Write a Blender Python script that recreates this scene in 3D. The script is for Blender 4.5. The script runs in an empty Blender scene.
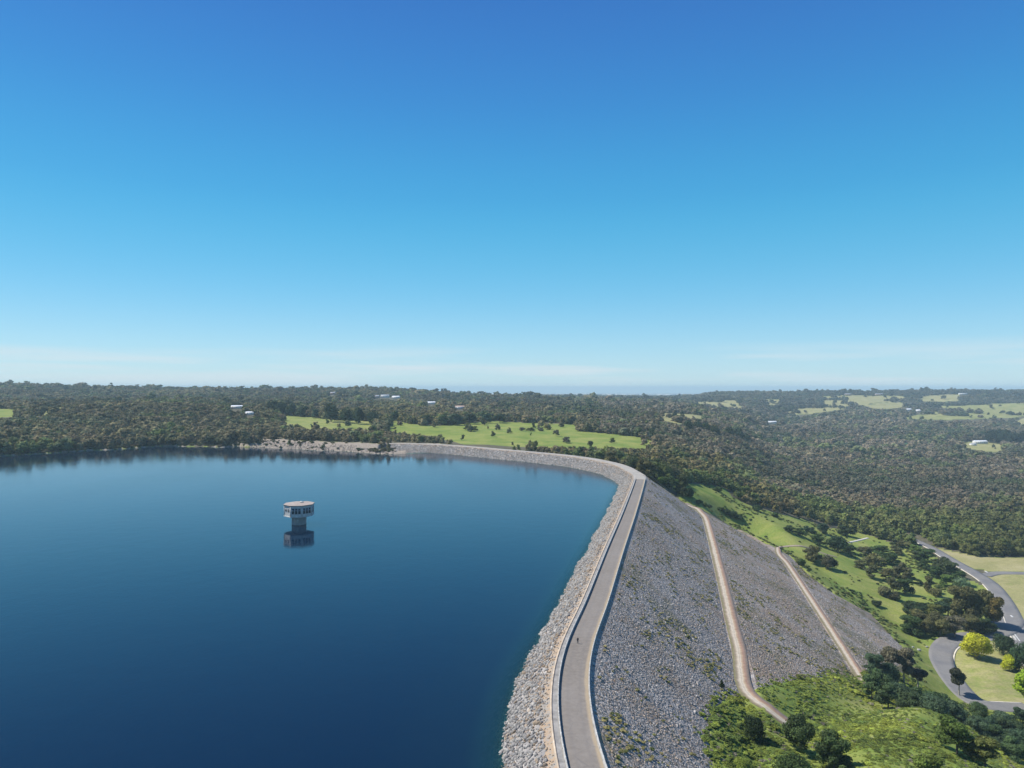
import bpy, bmesh, math, random
import numpy as np
from mathutils import Vector, Matrix
from mathutils.bvhtree import BVHTree

random.seed(7)
RNG = np.random.default_rng(7)
SC = bpy.context.scene
COL = SC.collection
CAMZ = 76.0
F = 710.0
PITCH = math.atan(4.0 / F)

# ------------------------------------------------------------------ helpers
def ray(px, py):
    x = px - 512.0; v = 384.0 - py
    return np.array([x, F * math.cos(PITCH) - v * math.sin(PITCH), F * math.sin(PITCH) + v * math.cos(PITCH)])

def U(px, py, z):
    """the point at height z that the photograph shows at this pixel"""
    d = ray(px, py)
    t = (z - CAMZ) / d[2]
    return np.array([d[0] * t, d[1] * t, z])

def proj(X, Y, Z):
    c, s = math.cos(PITCH), math.sin(PITCH)
    dz = Z - CAMZ
    f = Y * c + dz * s
    up = -Y * s + dz * c
    f = np.where(f < 1, 1, f)
    return 512 + F * X / f, 384 - F * up / f

def inpoly(x, y, poly):
    x = np.asarray(x, float); y = np.asarray(y, float)
    r = np.zeros(x.shape, bool)
    n = len(poly)
    for i in range(n):
        x0, y0 = poly[i][0], poly[i][1]; x1, y1 = poly[(i + 1) % n][0], poly[(i + 1) % n][1]
        if y0 == y1: continue
        c = ((y0 > y) != (y1 > y)) & (x < (x1 - x0) * (y - y0) / (y1 - y0) + x0)
        r ^= c
    return r

def distpoly(x, y, poly, closed=True):
    x = np.asarray(x, float); y = np.asarray(y, float)
    d = np.full(x.shape, 1e18)
    n = len(poly)
    for i in range(n if closed else n - 1):
        ax, ay = poly[i][0], poly[i][1]; bx, by = poly[(i + 1) % n][0], poly[(i + 1) % n][1]
        vx, vy = bx - ax, by - ay
        L = vx * vx + vy * vy + 1e-9
        t = np.clip(((x - ax) * vx + (y - ay) * vy) / L, 0, 1)
        d = np.minimum(d, (x - ax - t * vx) ** 2 + (y - ay - t * vy) ** 2)
    return np.sqrt(d)

def hash2(ix, iy, seed):
    h = (ix.astype(np.int64) * 374761393 + iy.astype(np.int64) * 668265263 + seed * 1274126177) & 0xffffffff
    h = ((h ^ (h >> 13)) * 1103515245) & 0xffffffff
    h = (h ^ (h >> 16)) & 0xffffffff
    return h / 4294967295.0

def vnoise(x, y, scale, seed=0):
    x = np.asarray(x, float) / scale; y = np.asarray(y, float) / scale
    ix, iy = np.floor(x), np.floor(y)
    fx, fy = x - ix, y - iy
    fx = fx * fx * (3 - 2 * fx); fy = fy * fy * (3 - 2 * fy)
    a = hash2(ix, iy, seed); b = hash2(ix + 1, iy, seed); c = hash2(ix, iy + 1, seed); d = hash2(ix + 1, iy + 1, seed)
    return (a * (1 - fx) + b * fx) * (1 - fy) + (c * (1 - fx) + d * fx) * fy

def fbm(x, y, scale, seed=0, o=3):
    s = 0; a = 1; t = 0
    for k in range(o):
        s = s + a * vnoise(x, y, scale / 2 ** k, seed + k * 17); t += a; a *= .5
    return s / t

def sstep(a, b, x):
    t = np.clip((x - a) / (b - a), 0, 1)
    return t * t * (3 - 2 * t)

def catmull(pts, step):
    P = [np.array(p, float) for p in pts]
    P = [2 * P[0] - P[1]] + P + [2 * P[-1] - P[-2]]
    out = []
    for i in range(1, len(P) - 2):
        p0, p1, p2, p3 = P[i - 1:i + 3]
        n = max(2, int(np.linalg.norm(p2 - p1) / step * 2))
        for k in range(n):
            t = k / n
            out.append(.5 * ((2 * p1) + (-p0 + p2) * t + (2 * p0 - 5 * p1 + 4 * p2 - p3) * t * t + (-p0 + 3 * p1 - 3 * p2 + p3) * t ** 3))
    out.append(P[-2])
    out = np.array(out)
    s = np.concatenate([[0], np.cumsum(np.linalg.norm(np.diff(out[:, :2], axis=0), axis=1))])
    m = max(2, int(s[-1] / step))
    q = np.linspace(0, s[-1], m)
    return np.stack([np.interp(q, s, out[:, k]) for k in range(out.shape[1])], 1)

def smooth(P, n):
    P = P.copy()
    for _ in range(n):
        P[1:-1] = .25 * P[:-2] + .5 * P[1:-1] + .25 * P[2:]
    return P

def link(name, me, mat=None, parent=None, smooth_=False):
    o = bpy.data.objects.new(name, me); COL.objects.link(o)
    if mat:
        for m in (mat if isinstance(mat, (list, tuple)) else [mat]): me.materials.append(m)
    if parent is not None:
        o.parent = parent
    if smooth_:
        me.polygons.foreach_set('use_smooth', [True] * len(me.polygons))
    return o

def empty(name, loc, rz=0.0):
    o = bpy.data.objects.new(name, None); COL.objects.link(o)
    o.empty_display_size = 1.0
    o.location = loc; o.rotation_euler = (0, 0, rz)
    return o

def tag(o, label=None, cat=None, group=None, kind=None):
    if label: o['label'] = label
    if cat: o['category'] = cat
    if group: o['group'] = group
    if kind: o['kind'] = kind
    return o

def npmesh(name, V, Q):
    """mesh from vertex array and an array of quads (n,4) or tris (n,3)"""
    me = bpy.data.meshes.new(name)
    V = np.asarray(V, np.float32); Q = np.asarray(Q, np.int32)
    k = Q.shape[1]
    me.vertices.add(len(V)); me.vertices.foreach_set('co', V.ravel())
    me.loops.add(Q.size); me.loops.foreach_set('vertex_index', Q.ravel())
    me.polygons.add(len(Q)); me.polygons.foreach_set('loop_start', np.arange(0, Q.size, k, dtype=np.int32))
    me.polygons.foreach_set('loop_total', np.full(len(Q), k, np.int32))
    me.update(calc_edges=True); me.validate()
    return me

def pattr(me, name, typ, arr):
    a = me.attributes.new(name, typ, 'POINT')
    key = {'FLOAT': 'value', 'INT': 'value', 'FLOAT_COLOR': 'color', 'FLOAT_VECTOR': 'vector'}[typ]
    a.data.foreach_set(key, np.ascontiguousarray(arr, dtype=np.int32 if typ == 'INT' else np.float32).ravel())

def grid_quads(nr, nc):
    i = np.arange(nr - 1)[:, None] * nc + np.arange(nc - 1)[None, :]
    return np.stack([i, i + 1, i + nc + 1, i + nc], -1).reshape(-1, 4)

def boxes(bs, name):
    """bs: list of (cx,cy,cz,sx,sy,sz[,rz]) -> one mesh"""
    V = []; Q = []
    for b in bs:
        cx, cy, cz, sx, sy, sz = b[:6]; rz = b[6] if len(b) > 6 else 0
        c, s = math.cos(rz), math.sin(rz); n = len(V)
        for dz in (-.5, .5):
            for dx, dy in ((-.5, -.5), (.5, -.5), (.5, .5), (-.5, .5)):
                x, y = dx * sx, dy * sy
                V.append((cx + c * x - s * y, cy + s * x + c * y, cz + dz * sz))
        Q += [(n, n + 3, n + 2, n + 1), (n + 4, n + 5, n + 6, n + 7), (n, n + 1, n + 5, n + 4), (n + 1, n + 2, n + 6, n + 5), (n + 2, n + 3, n + 7, n + 6), (n + 3, n, n + 4, n + 7)]
    return npmesh(name, V, Q)

# ------------------------------------------------------------------ materials
class NT:
    def __init__(s, name, rough=.8, spec=.3):
        s.m = bpy.data.materials.new(name); s.m.use_nodes = True
        s.t = s.m.node_tree; s.N = s.t.nodes; s.p = s.N['Principled BSDF']; s.out = s.N['Material Output']
        s.p.inputs['Roughness'].default_value = rough
        s.p.inputs['Specular IOR Level'].default_value = spec
        g = s.N.new('ShaderNodeNewGeometry'); s.pos = g.outputs['Position']
    def L(s, a, b): s.t.links.new(a, b)
    def put(s, sock, v):
        if hasattr(v, 'links'): s.L(v, sock)
        else:
            if isinstance(v, (tuple, list)) and len(v) == 3 and sock.type == 'RGBA': v = (*v, 1)
            sock.default_value = v
    def scale(s, v, co=None):
        n = s.N.new('ShaderNodeVectorMath'); n.operation = 'MULTIPLY'
        s.L(co or s.pos, n.inputs[0]); n.inputs[1].default_value = v; return n.outputs[0]
    def noise(s, sc, det=3, co=None, rough=.55, dist=0):
        n = s.N.new('ShaderNodeTexNoise'); n.inputs['Scale'].default_value = sc; n.inputs['Detail'].default_value = det
        n.inputs['Roughness'].default_value = rough; n.inputs['Distortion'].default_value = dist
        s.L(co or s.pos, n.inputs['Vector']); return n.outputs['Fac']
    def vor(s, sc, co=None, feat='F1', rnd=1):
        n = s.N.new('ShaderNodeTexVoronoi'); n.feature = feat; n.inputs['Scale'].default_value = sc
        n.inputs['Randomness'].default_value = rnd
        s.L(co or s.pos, n.inputs['Vector']); return n
    def ramp(s, f, stops, interp='LINEAR'):
        n = s.N.new('ShaderNodeValToRGB'); cr = n.color_ramp; cr.interpolation = interp
        while len(cr.elements) < len(stops): cr.elements.new(.5)
        for e, (p, c) in zip(cr.elements, stops):
            e.position = p; e.color = (c, c, c, 1) if not isinstance(c, (tuple, list)) else (*c[:3], 1)
        s.L(f, n.inputs[0]); return n.outputs[0]
    def mix(s, f, a, b, mode='MIX'):
        n = s.N.new('ShaderNodeMix'); n.data_type = 'RGBA'; n.blend_type = mode
        s.put(n.inputs[0], f); s.put(n.inputs[6], a); s.put(n.inputs[7], b); return n.outputs[2]
    def math(s, op, a, b=0, clamp=False):
        n = s.N.new('ShaderNodeMath'); n.operation = op; n.use_clamp = clamp
        s.put(n.inputs[0], a); s.put(n.inputs[1], b); return n.outputs[0]
    def attr(s, name, typ='GEOMETRY', out='Color'):
        n = s.N.new('ShaderNodeAttribute'); n.attribute_type = typ; n.attribute_name = name
        return n.outputs[out]
    def sep(s, c):
        n = s.N.new('ShaderNodeSeparateXYZ'); s.L(c, n.inputs[0]); return n.outputs
    def hv(s, c, h=.5, sat=1, v=1):
        n = s.N.new('ShaderNodeHueSaturation'); s.put(n.inputs['Hue'], h); s.put(n.inputs['Saturation'], sat); s.put(n.inputs['Value'], v)
        s.put(n.inputs['Color'], c); return n.outputs[0]
    def bump(s, h, strength=.5, dist=.3):
        n = s.N.new('ShaderNodeBump'); n.inputs['Strength'].default_value = strength; n.inputs['Distance'].default_value = dist
        s.L(h, n.inputs['Height']); s.L(n.outputs[0], s.p.inputs['Normal'])
    def col(s, c): s.put(s.p.inputs['Base Color'], c); return s.m

def plain(name, c, rough=.8, var=.15, sc=1.5, bump=0):
    t = NT(name, rough)
    n = t.noise(sc, 4)
    lo = tuple(x * (1 - var) for x in c); hi = tuple(min(1, x * (1 + var)) for x in c)
    t.col(t.ramp(n, [(.3, lo), (.7, hi)]))
    if bump: t.bump(n, bump, .1)
    return t.m

def leaf_material(name, instanced):
    t = NT(name, .75, .15)
    if instanced: tint = t.attr('tint', 'INSTANCER')
    else:
        oi = t.N.new('ShaderNodeObjectInfo'); tint = oi.outputs['Color']
    lf = t.attr('leaf', 'GEOMETRY', 'Fac')
    k = t.ramp(lf, [(0, (.75, .8, .75)), (.5, (1.55, 1.55, 1.45)), (1, (2.5, 2.4, 2.0))])
    c = t.mix(1, tint, k, 'MULTIPLY')
    c = t.hv(c, t.math('ADD', t.math('MULTIPLY', lf, .03), .485), 1, 1)
    t.col(c)
    tr = t.N.new('ShaderNodeBsdfTranslucent'); t.L(c, tr.inputs[0])
    ms = t.N.new('ShaderNodeMixShader'); ms.inputs[0].default_value = .3
    t.L(t.p.outputs[0], ms.inputs[1]); t.L(tr.outputs[0], ms.inputs[2]); t.L(ms.outputs[0], t.out.inputs[0])
    return t.m

M = {}
M['leaf_i'] = leaf_material('foliage_mass', True)
M['leaf_o'] = leaf_material('foliage', False)
M['bark'] = plain('bark', (.16, .13, .10), .9, .4, 3)
M['bark_pale'] = plain('pale_bark', (.34, .31, .26), .9, .3, 3)

def rock_mat(name, cell, tint=(1, 1, 1), weeds=.0, brown=.3, inst=False, bright=1.0, bump=.8):
    t = NT(name, .9, .2)
    w = t.noise(.5, 2)
    co = t.N.new('ShaderNodeVectorMath'); co.operation = 'ADD'
    nn = t.N.new('ShaderNodeTexNoise'); nn.inputs['Scale'].default_value = .8; t.L(t.pos, nn.inputs['Vector'])
    t.L(t.pos, co.inputs[0]); t.L(nn.outputs['Color'], co.inputs[1])
    v = t.vor(1 / cell, co.outputs[0])
    rc = t.sep(v.outputs['Color'])
    a = t.ramp(rc[0], [(0, (.15, .148, .152)), (.35, (.23, .228, .235)), (.7, (.31, .305, .305)), (1, (.44, .425, .41))])
    b = t.ramp(rc[1], [(0, (.22, .15, .10)), (.5, (.24, .20, .16)), (1, (.38, .33, .27))])
    bf = t.ramp(t.math('ADD', t.noise(.05, 4), t.math('MULTIPLY', rc[2], .35)), [(.82 - brown * .3, 0), (.98 - brown * .3, .85)])
    c = t.mix(bf, a, b)
    big = t.noise(.018, 4)
    c = t.mix(1, c, t.ramp(big, [(.3, (.84 * bright,) * 3), (.7, (1.18 * bright,) * 3)]), 'MULTIPLY')
    c = t.mix(1, c, tint, 'MULTIPLY')
    if weeds:
        wf = t.math('MULTIPLY', t.noise(.09, 5, rough=.7, dist=.5), t.noise(.02, 3))
        wm = t.ramp(wf, [(.36 - weeds * .1, 0), (.44 - weeds * .1, 1)])
        wcol = t.ramp(t.noise(.6, 3), [(.3, (.07, .08, .035)), (.7, (.20, .17, .09))])
        c = t.mix(t.math('MULTIPLY', wm, .8), c, wcol)
    t.col(c)
    e = t.vor(1 / cell, co.outputs[0])
    h = t.math('SUBTRACT', 1, e.outputs['Distance'])
    h = t.math('ADD', h, t.math('MULTIPLY', t.noise(2.2 / cell, 3), .5))
    t.bump(h, bump, cell * .6)
    return t.m
M['rockface'] = rock_mat('rockfill_face', .7, (1.03, .965, .90), weeds=.75, brown=.62)
M['rockface_low'] = rock_mat('weedy_rockfill_face', .7, (1.06, .97, .88), weeds=1.0, brown=.85)
M['riprap'] = rock_mat('pale_riprap', 1.3, (.98, .93, .87), brown=.45, bright=1.1)

def stone_mat(name, stops):
    t = NT(name, .9, .2)
    tint = t.attr('tint', 'INSTANCER')
    n = t.noise(2.5, 4)
    t.col(t.mix(1, tint, t.ramp(n, [(.3, .75), (.7, 1.2)]), 'MULTIPLY'))
    t.bump(t.noise(6, 4), .5, .1)
    return t.m
M['stone_i'] = stone_mat('loose_stone', None)

# ------------------------------------------------------------------ the dam: crest line seen from the near end to the far end
crest_px = [(605, 768, 6), (594, 731, 6), (588.2, 692, 6), (590, 659, 6), (598.5, 628.4, 6), (606.5, 609, 6), (624, 550.6, 6.2), (637.5, 508.6, 6.4),
            (645.7, 476.6, 7), (640.8, 473.2, 7.3), (635, 469.3, 7.7), (628, 466, 8), (618.4, 463, 8.2), (598.8, 459, 8.5), (579, 456, 8.6), (550, 453, 8.7), (512, 449.7, 8.7), (456, 445, 8.7), (415, 443.2, 8.3), (385, 443.2, 6.6), (350, 445.4, 3.0)]
O0 = [np.array([55., -200, 6]), np.array([40., -80, 6]), np.array([28, 20., 6]), np.array([20.5, 85., 6])] + [U(*p) for p in crest_px]
O = smooth(catmull(O0, 4.0), 14)
T = np.gradient(O[:, :2], axis=0); T /= np.linalg.norm(T, axis=1)[:, None]
NRM = np.stack([T[:, 1], -T[:, 0]], 1)           # points away from the lake
ZC = O[:, 2]
S = np.concatenate([[0], np.cumsum(np.linalg.norm(np.diff(O[:, :2], axis=0), axis=1))])
def off(d, i=slice(None)): return O[i, :2] + NRM[i] * d

def loft(name, prof, mat, parent, i0=0, i1=None, sub=1):
    """prof: list of (offset, height(array or number)); rows follow the crest"""
    idx = slice(i0, i1)
    rows = []
    for k in range(len(prof) - 1):
        (d0, z0), (d1, z1) = prof[k], prof[k + 1]
        n = sub if abs(d1 - d0) > 5 else 1
        for q in range(n):
            rows.append((d0 + (d1 - d0) * q / n, z0 + (z1 - z0) * (q / n)))
    rows.append(prof[-1])
    V = []
    for d, z in rows:
        p = off(d, idx); zz = np.broadcast_to(z[idx] if isinstance(z, np.ndarray) else z, (len(p),))
        V.append(np.column_stack([p, zz]))
    nr, nc = len(rows), len(V[0])
    V = np.concatenate(V)
    Q = grid_quads(nr, nc)
    if prof[-1][0] > prof[0][0]: Q = Q[:, ::-1]
    me = npmesh(name, V, Q)
    # normals up
    me.update()
    if me.polygons and sum(p.normal.z for p in list(me.polygons)[::97]) < 0: me.flip_normals()
    if parent is not None:
        me.transform(Matrix.Translation(-parent.location))
    o = link(name, me, mat, parent, True)
    return o, V, Q

dam = empty('embankment_dam', (60, 300, 0))
tag(dam, 'long curved rockfill dam with grey stone slopes holding back the blue lake', 'dam')
shoulder = NT('crest_gravel', .9)
c = shoulder.ramp(shoulder.noise(.4, 5), [(.3, (.27, .25, .22)), (.7, (.40, .37, .33))])
c = shoulder.mix(shoulder.ramp(shoulder.noise(.09, 3), [(.5, 0), (.7, .6)]), c, (.36, .29, .2)); shoulder.col(c)
sand = NT('sandy_berm', .95)
c = sand.ramp(sand.noise(.25, 5, rough=.75), [(.3, (.22, .20, .18)), (.45, (.30, .27, .23)), (.54, (.38, .27, .17)), (.62, (.30, .26, .22)), (.75, (.40, .37, .33))]); sand.col(c); sand.bump(sand.noise(1.2, 4), .6, .4)
SUR = []
wz = ZC - .5
WOFF = 10.3 + 1.42 * wz        # waterline offset
iend = len(O)
def loft_var(name, offs, zs, mat, parent):
    V = [np.column_stack([O[:, :2] + NRM * np.reshape(d, (-1, 1)), np.broadcast_to(z, (len(O),))]) for d, z in zip(offs, zs)]
    nc = len(O); V = np.concatenate(V); Q = grid_quads(len(offs), nc)
    me = npmesh(name, V, Q)
    if sum(p.normal.z for p in list(me.polygons)[::97]) < 0: me.flip_normals()
    me.transform(Matrix.Translation(-parent.location))
    link(name, me, mat, parent, True); SUR.append((V, Q))
loft_var('crest_shoulder', [np.full(len(O), d) for d in (.5, 0, -7.2, -8.9)], [ZC - .12, ZC, ZC, ZC - .05], shoulder.m, dam)
jit = (fbm(S, S * 0, 7, 3) - .5) * 2.6
loft_var('sandy_berm', [np.full(len(O), -8.9), np.full(len(O), -9.6), -10.9 - .7 * jit], [ZC - .05, ZC - .35, ZC - .75], sand.m, dam)
offs = []; zs = []
for k in range(9):
    f = k / 8
    offs.append(-(10.9 + .7 * jit) * (1 - f) - (WOFF + 14 * 1.5 + jit * 1.5) * f); zs.append((ZC - .75) * (1 - f) - 14 * f)
loft_var('upstream_rock_face', offs, zs, M['riprap'], dam)
names = [((.5, ZC - .12), (41.5, -22.0), 'upper_rock_face'), ((41.5, -22.0), (47.5, -22.2), 'upper_bench'), ((47.5, -22.2), (97.3, -50.0), 'middle_rock_face'),
         ((97.3, -50.0), (103.2, -50.2), 'lower_bench'), ((103.2, -50.2), (150, -75.0), 'lower_rock_face'), ((150, -75.0), (190, -95.0), 'toe_rock_face')]
for a, b, nm in names:
    mat_ = (M['rockface'] if 'upper' in nm else M['rockface_low']) if 'toe' not in nm or True else shoulder.m
    if nm == 'toe_rock_face':
        nm = 'lower_rock_face'
    za = a[1] if isinstance(a[1], np.ndarray) else a[1]
    n = 8 if 'face' in nm else 1
    loft_var(nm, [a[0] + (b[0] - a[0]) * k / n + np.zeros(len(O)) for k in range(n + 1)], [za + (b[1] - za) * (k / n) for k in range(n + 1)], mat_, dam)
Vb = []; Fb = []; n0 = 0
for V, Q in SUR:
    Vb.append(V); Fb.append(Q + n0); n0 += len(V)
DAMBVH = BVHTree.FromPolygons([tuple(v) for v in np.concatenate(Vb)], [tuple(int(i) for i in q) for q in np.concatenate(Fb)])
def dam_hit(px, py):
    d = ray(px, py); r = DAMBVH.ray_cast(Vector((0, 0, CAMZ)), Vector(d).normalized())
    if r[0] is None: return None
    return np.array(r[0])
def dam_hit_near(px, py):
    for k in range(30):
        h = dam_hit(px - k * .6, py + k * .4)
        if h is not None and h[0] > 0: return h
    return None
def dam_z(X, Y):
    out = np.full(len(X), -999.)
    for i in range(len(X)):
        r = DAMBVH.ray_cast(Vector((X[i], Y[i], 500)), Vector((0, 0, -1)))
        if r[0] is not None: out[i] = r[0].z
    return out

# edge of the visible rock (right side and the near hill), as on the photograph
edge_px = [(713, 768), (708, 738), (711, 709), (722.4, 700.5), (737, 695), (752, 691.5), (768, 686), (784, 682), (811, 678), (840, 673), (862, 680), (884, 672), (906, 660), (906, 651), (892, 637), (871, 614),
           (835, 595), (806, 573), (788, 555), (775, 546), (765, 544), (749, 534), (740, 528)]
EDGE = [np.array([55., -200]), np.array([50., -50]), np.array([42., 40.]), np.array([40., 100.])]
for p in edge_px:
    h = dam_hit_near(*p)
    if h is not None: EDGE.append(h[:2])
EDGE += [np.array(q) for q in ((176., 585), (160., 598), (148., 606), (130., 602), (113., 589))]
endpt = U(646.5, 477.5, 7)[:2]
i_far = int(np.argmin(np.linalg.norm(O[:, :2] - endpt, axis=1)))
EDGE.append(O[i_far, :2] + NRM[i_far] * 4)
outer = [O[i, :2] + NRM[i] * 1.8 for i in range(i_far, len(O), 2)]
inner = [O[i, :2] - NRM[i] * (WOFF[i] + 20) for i in range(len(O) - 1, -1, -3)]
DAMPOLY = EDGE + outer + inner

for ch in list(dam.children):
    me = ch.data; nv = len(me.polygons); ce = np.empty(nv * 3); me.polygons.foreach_get('center', ce); ce = ce.reshape(-1, 3)[:, :2] + np.array(dam.location)[:2]
    kill = ~inpoly(ce[:, 0], ce[:, 1], DAMPOLY) & (distpoly(ce[:, 0], ce[:, 1], DAMPOLY) > 9)
    if 'upstream' in ch.name: kill[:] = False
    if kill.any():
        bm = bmesh.new(); bm.from_mesh(me); bm.faces.ensure_lookup_table()
        bmesh.ops.delete(bm, geom=[bm.faces[int(q)] for q in np.nonzero(kill)[0]], context='FACES'); bm.to_mesh(me); bm.free()

# ------------------------------------------------------------------ lake outline
wl = [O[i, :2] - NRM[i] * WOFF[i] for i in range(0, len(O), 2)]
wl = [p for p in wl if p[0] > -95]
shore_px = [(390, 454.5), (370, 453.5), (350, 451.8), (331, 450.5), (318, 450.8), (300, 449), (280, 448.6), (262, 447.2), (244, 447.0), (236, 446), (222, 447.6), (205, 446.6), (185, 446.6), (162, 446.2), (140, 448), (112, 450), (90, 450.6), (62, 452.5), (30, 454.5), (0, 456), (-80, 458.5), (-200, 461)]
sh = [U(x, y, 0)[:2] for x, y in shore_px]
sh = [p for p in catmull(sh, 8)]
sh = [p + np.array([0, (fbm(np.array([p[0]]), np.array([0.]), 22, 5)[0] - .5) * 9]) for p in sh]
LAKE = [np.array([70., -1500])] + wl + sh + [np.array([-1900., 700]), np.array([-1900., -1500])]

# ------------------------------------------------------------------ ground heights, by bearing (column) and distance
TAB = {
 -300: [(40, -15), (700, -12), (770, 0), (900, 14), (1100, 30), (1300, 40), (1700, 34), (2300, 55), (3000, 82), (3600, 60), (5000, 0), (8000, -60), (30000, -135)],
 0: [(40, -15), (700, -10), (793, 0), (900, 12), (1050, 23), (1250, 33), (1500, 35), (1750, 30), (2300, 50), (3000, 80), (3600, 60), (5000, 0), (8000, -60), (30000, -135)],
 100: [(40, -15), (800, -8), (885, 0), (950, 9), (1100, 23), (1300, 35), (1500, 39), (1800, 30), (2400, 48), (3000, 69), (3600, 50), (5000, 0), (8000, -60), (30000, -135)],
 200: [(40, -15), (830, -8), (925, 0), (1000, 9), (1150, 23), (1350, 36), (1550, 41), (1850, 30), (2400, 46), (3000, 62), (3600, 40), (5000, 0), (8000, -60), (30000, -135)],
 260: [(40, -15), (800, -8), (905, 0), (920, 5), (1000, 9), (1150, 20), (1350, 28), (1600, 30), (2000, 30), (2500, 44), (3000, 63), (3600, 40), (5000, 0), (8000, -60), (30000, -135)],
 300: [(40, -15), (800, -6), (880, 0), (895, 6), (910, 7), (960, 9), (1150, 20), (1350, 24), (2000, 30), (2500, 42), (3000, 62), (3600, 40), (5000, 0), (8000, -60), (30000, -135)],
 350: [(40, -15), (780, -6), (850, 0), (870, 6), (890, 7.5), (950, 9), (1150, 19), (1350, 24), (2000, 29), (2500, 41), (3000, 61), (3600, 38), (5000, 0), (8000, -60), (30000, -135)],
 400: [(40, -15), (760, -6), (816, 0), (835, 6), (868, 8), (950, 9), (1150, 17.5), (1400, 23), (2000, 27), (2500, 36), (3000, 51), (3600, 30), (5000, 0), (8000, -60), (30000, -135)],
 440: [(40, -15), (740, -8), (795, 0), (848, 8), (950, 9), (1150, 16.5), (1500, 22), (2200, 26), (3000, 42), (3700, 25), (5500, 0), (8000, -50), (30000, -135)],
 480: [(40, -15), (740, -8), (780, 0), (822, 8), (900, 8), (1000, 11), (1150, 15), (1500, 21), (2200, 25), (3000, 27), (3800, 18), (6000, 0), (10000, -24), (15000, -60), (30000, -135)],
 512: [(40, -15), (690, -12), (755, 0), (772, 7), (810, 5.5), (870, 5.5), (1000, 10.5), (1150, 14.5), (1500, 20), (2000, 23), (2600, 27), (4000, 17), (6000, 0), (10000, -24), (15000, -60), (20000, -95), (30000, -135)],
 580: [(40, -15), (690, -5), (715, 3), (800, 2.5), (900, 4), (1100, 9.5), (1300, 12.5), (1500, 13.5), (2000, 14), (3000, 15), (4000, 11), (6000, 0), (10000, -24), (15000, -60), (20000, -95), (30000, -135)],
 650: [(40, -15), (300, -20), (560, -4), (600, -2), (700, -4), (850, -2), (930, 1.5), (1100, 6), (1500, 11.5), (2000, 12), (3000, 14), (4500, 7), (8000, -22), (12000, -45), (20000, -95), (30000, -135)],
 685: [(40, 4), (300, -30), (540, -18), (600, -20), (680, -16), (850, -12), (1100, -4), (1500, 6), (2000, 8), (3000, 4), (3500, 4), (4200, 12), (5500, 2), (8000, -22), (12000, -45), (20000, -95), (30000, -135)],
 720: [(40, 8), (120, 2), (200, -16), (300, -30), (540, -32), (640, -30), (730, -28), (1000, -22), (1300, -18), (1800, -10), (2500, -6), (3000, -9), (3300, -1), (3800, 20), (4200, 38), (5000, 20), (8000, -30), (30000, -135)],
 740: [(40, 10), (120, 2), (160, -9), (200, -18), (235, -21), (300, -40), (540, -42), (640, -38), (740, -38), (1000, -36), (1300, -36), (1800, -28), (2500, -16), (3000, -14), (3300, -4), (3800, 22), (4200, 42), (5000, 20), (8000, -30), (30000, -135)],
 780: [(40, 10), (120, 2), (160, -9), (200, -19.5), (214, -23.5), (240, -25), (270, -33), (300, -45), (540, -54), (580, -52), (640, -50), (700, -52), (860, -58), (1000, -64), (1300, -68), (1700, -70), (2300, -58), (3000, -32), (3500, -5), (4000, 34), (4300, 44), (5200, 20), (8000, -30), (30000, -135)],
 840: [(40, 10), (110, 4), (140, -5), (177, -17), (215, -25), (255, -30.5), (275, -40), (300, -50), (340, -60), (420, -68), (484, -66), (600, -68), (700, -72), (1000, -76), (1300, -80), (1700, -77), (2300, -62), (3000, -31), (3500, -2), (4000, 34), (4300, 46), (5200, 20), (8000, -30), (30000, -135)],
 900: [(40, 12), (100, 7), (140, -4), (177, -19), (215, -27), (245, -32), (270, -44), (300, -58), (340, -69), (400, -75), (520, -77), (680, -79), (820, -80), (1000, -81), (1300, -84), (1700, -82), (2300, -66), (3000, -30), (3500, 2), (4000, 34), (4300, 48), (5200, 20), (8000, -30), (30000, -135)],
 960: [(40, 12), (100, 7), (140, -6), (177, -21.5), (215, -32), (240, -38), (265, -50), (300, -66), (340, -76), (400, -80), (520, -81), (680, -81), (820, -81), (1000, -82), (1300, -85), (1700, -82), (2300, -70), (3000, -34), (3500, 0), (4000, 35), (4300, 49), (5200, 20), (8000, -30), (30000, -135)],
 1024: [(40, 12), (100, 7), (140, -8), (177, -24), (205, -37), (228, -47), (265, -64), (300, -73), (340, -79), (473, -82), (700, -82), (1000, -82), (1300, -85), (2000, -79), (2300, -77), (3000, -42), (3500, -3), (4000, 36), (4300, 50), (5200, 20), (8000, -30), (30000, -135)],
 1250: [(40, 12), (100, 5), (140, -14), (177, -34), (215, -52), (270, -70), (340, -80), (700, -82), (1000, -82), (2300, -76), (3000, -40), (3500, 0), (4000, 40), (4300, 54), (5200, 20), (8000, -30), (30000, -135)],
}
def pchip(x, y, q):
    x = np.asarray(x, float); y = np.asarray(y, float)
    h = np.diff(x); d = np.diff(y, axis=0) / (h if y.ndim == 1 else h[:, None])
    m = np.zeros_like(y)
    h0, h1 = h[:-1], h[1:]
    if y.ndim > 1: h0 = h0[:, None]; h1 = h1[:, None]
    w1 = 2 * h1 + h0; w2 = h1 + 2 * h0
    a, b = d[:-1], d[1:]
    with np.errstate(all='ignore'):
        mm = (w1 + w2) / (w1 / a + w2 / b)
    m[1:-1] = np.where(a * b > 0, mm, 0)
    m[0] = d[0]; m[-1] = d[-1]
    i = np.clip(np.searchsorted(x, q) - 1, 0, len(x) - 2)
    t = (q - x[i]) / h[i]; hh = h[i]
    if y.ndim > 1: t = t[:, None]; hh = hh[:, None]
    return (2 * t ** 3 - 3 * t ** 2 + 1) * y[i] + (t ** 3 - 2 * t ** 2 + t) * hh * m[i] + (-2 * t ** 3 + 3 * t ** 2) * y[i + 1] + (t ** 3 - t ** 2) * hh * m[i + 1]

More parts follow.
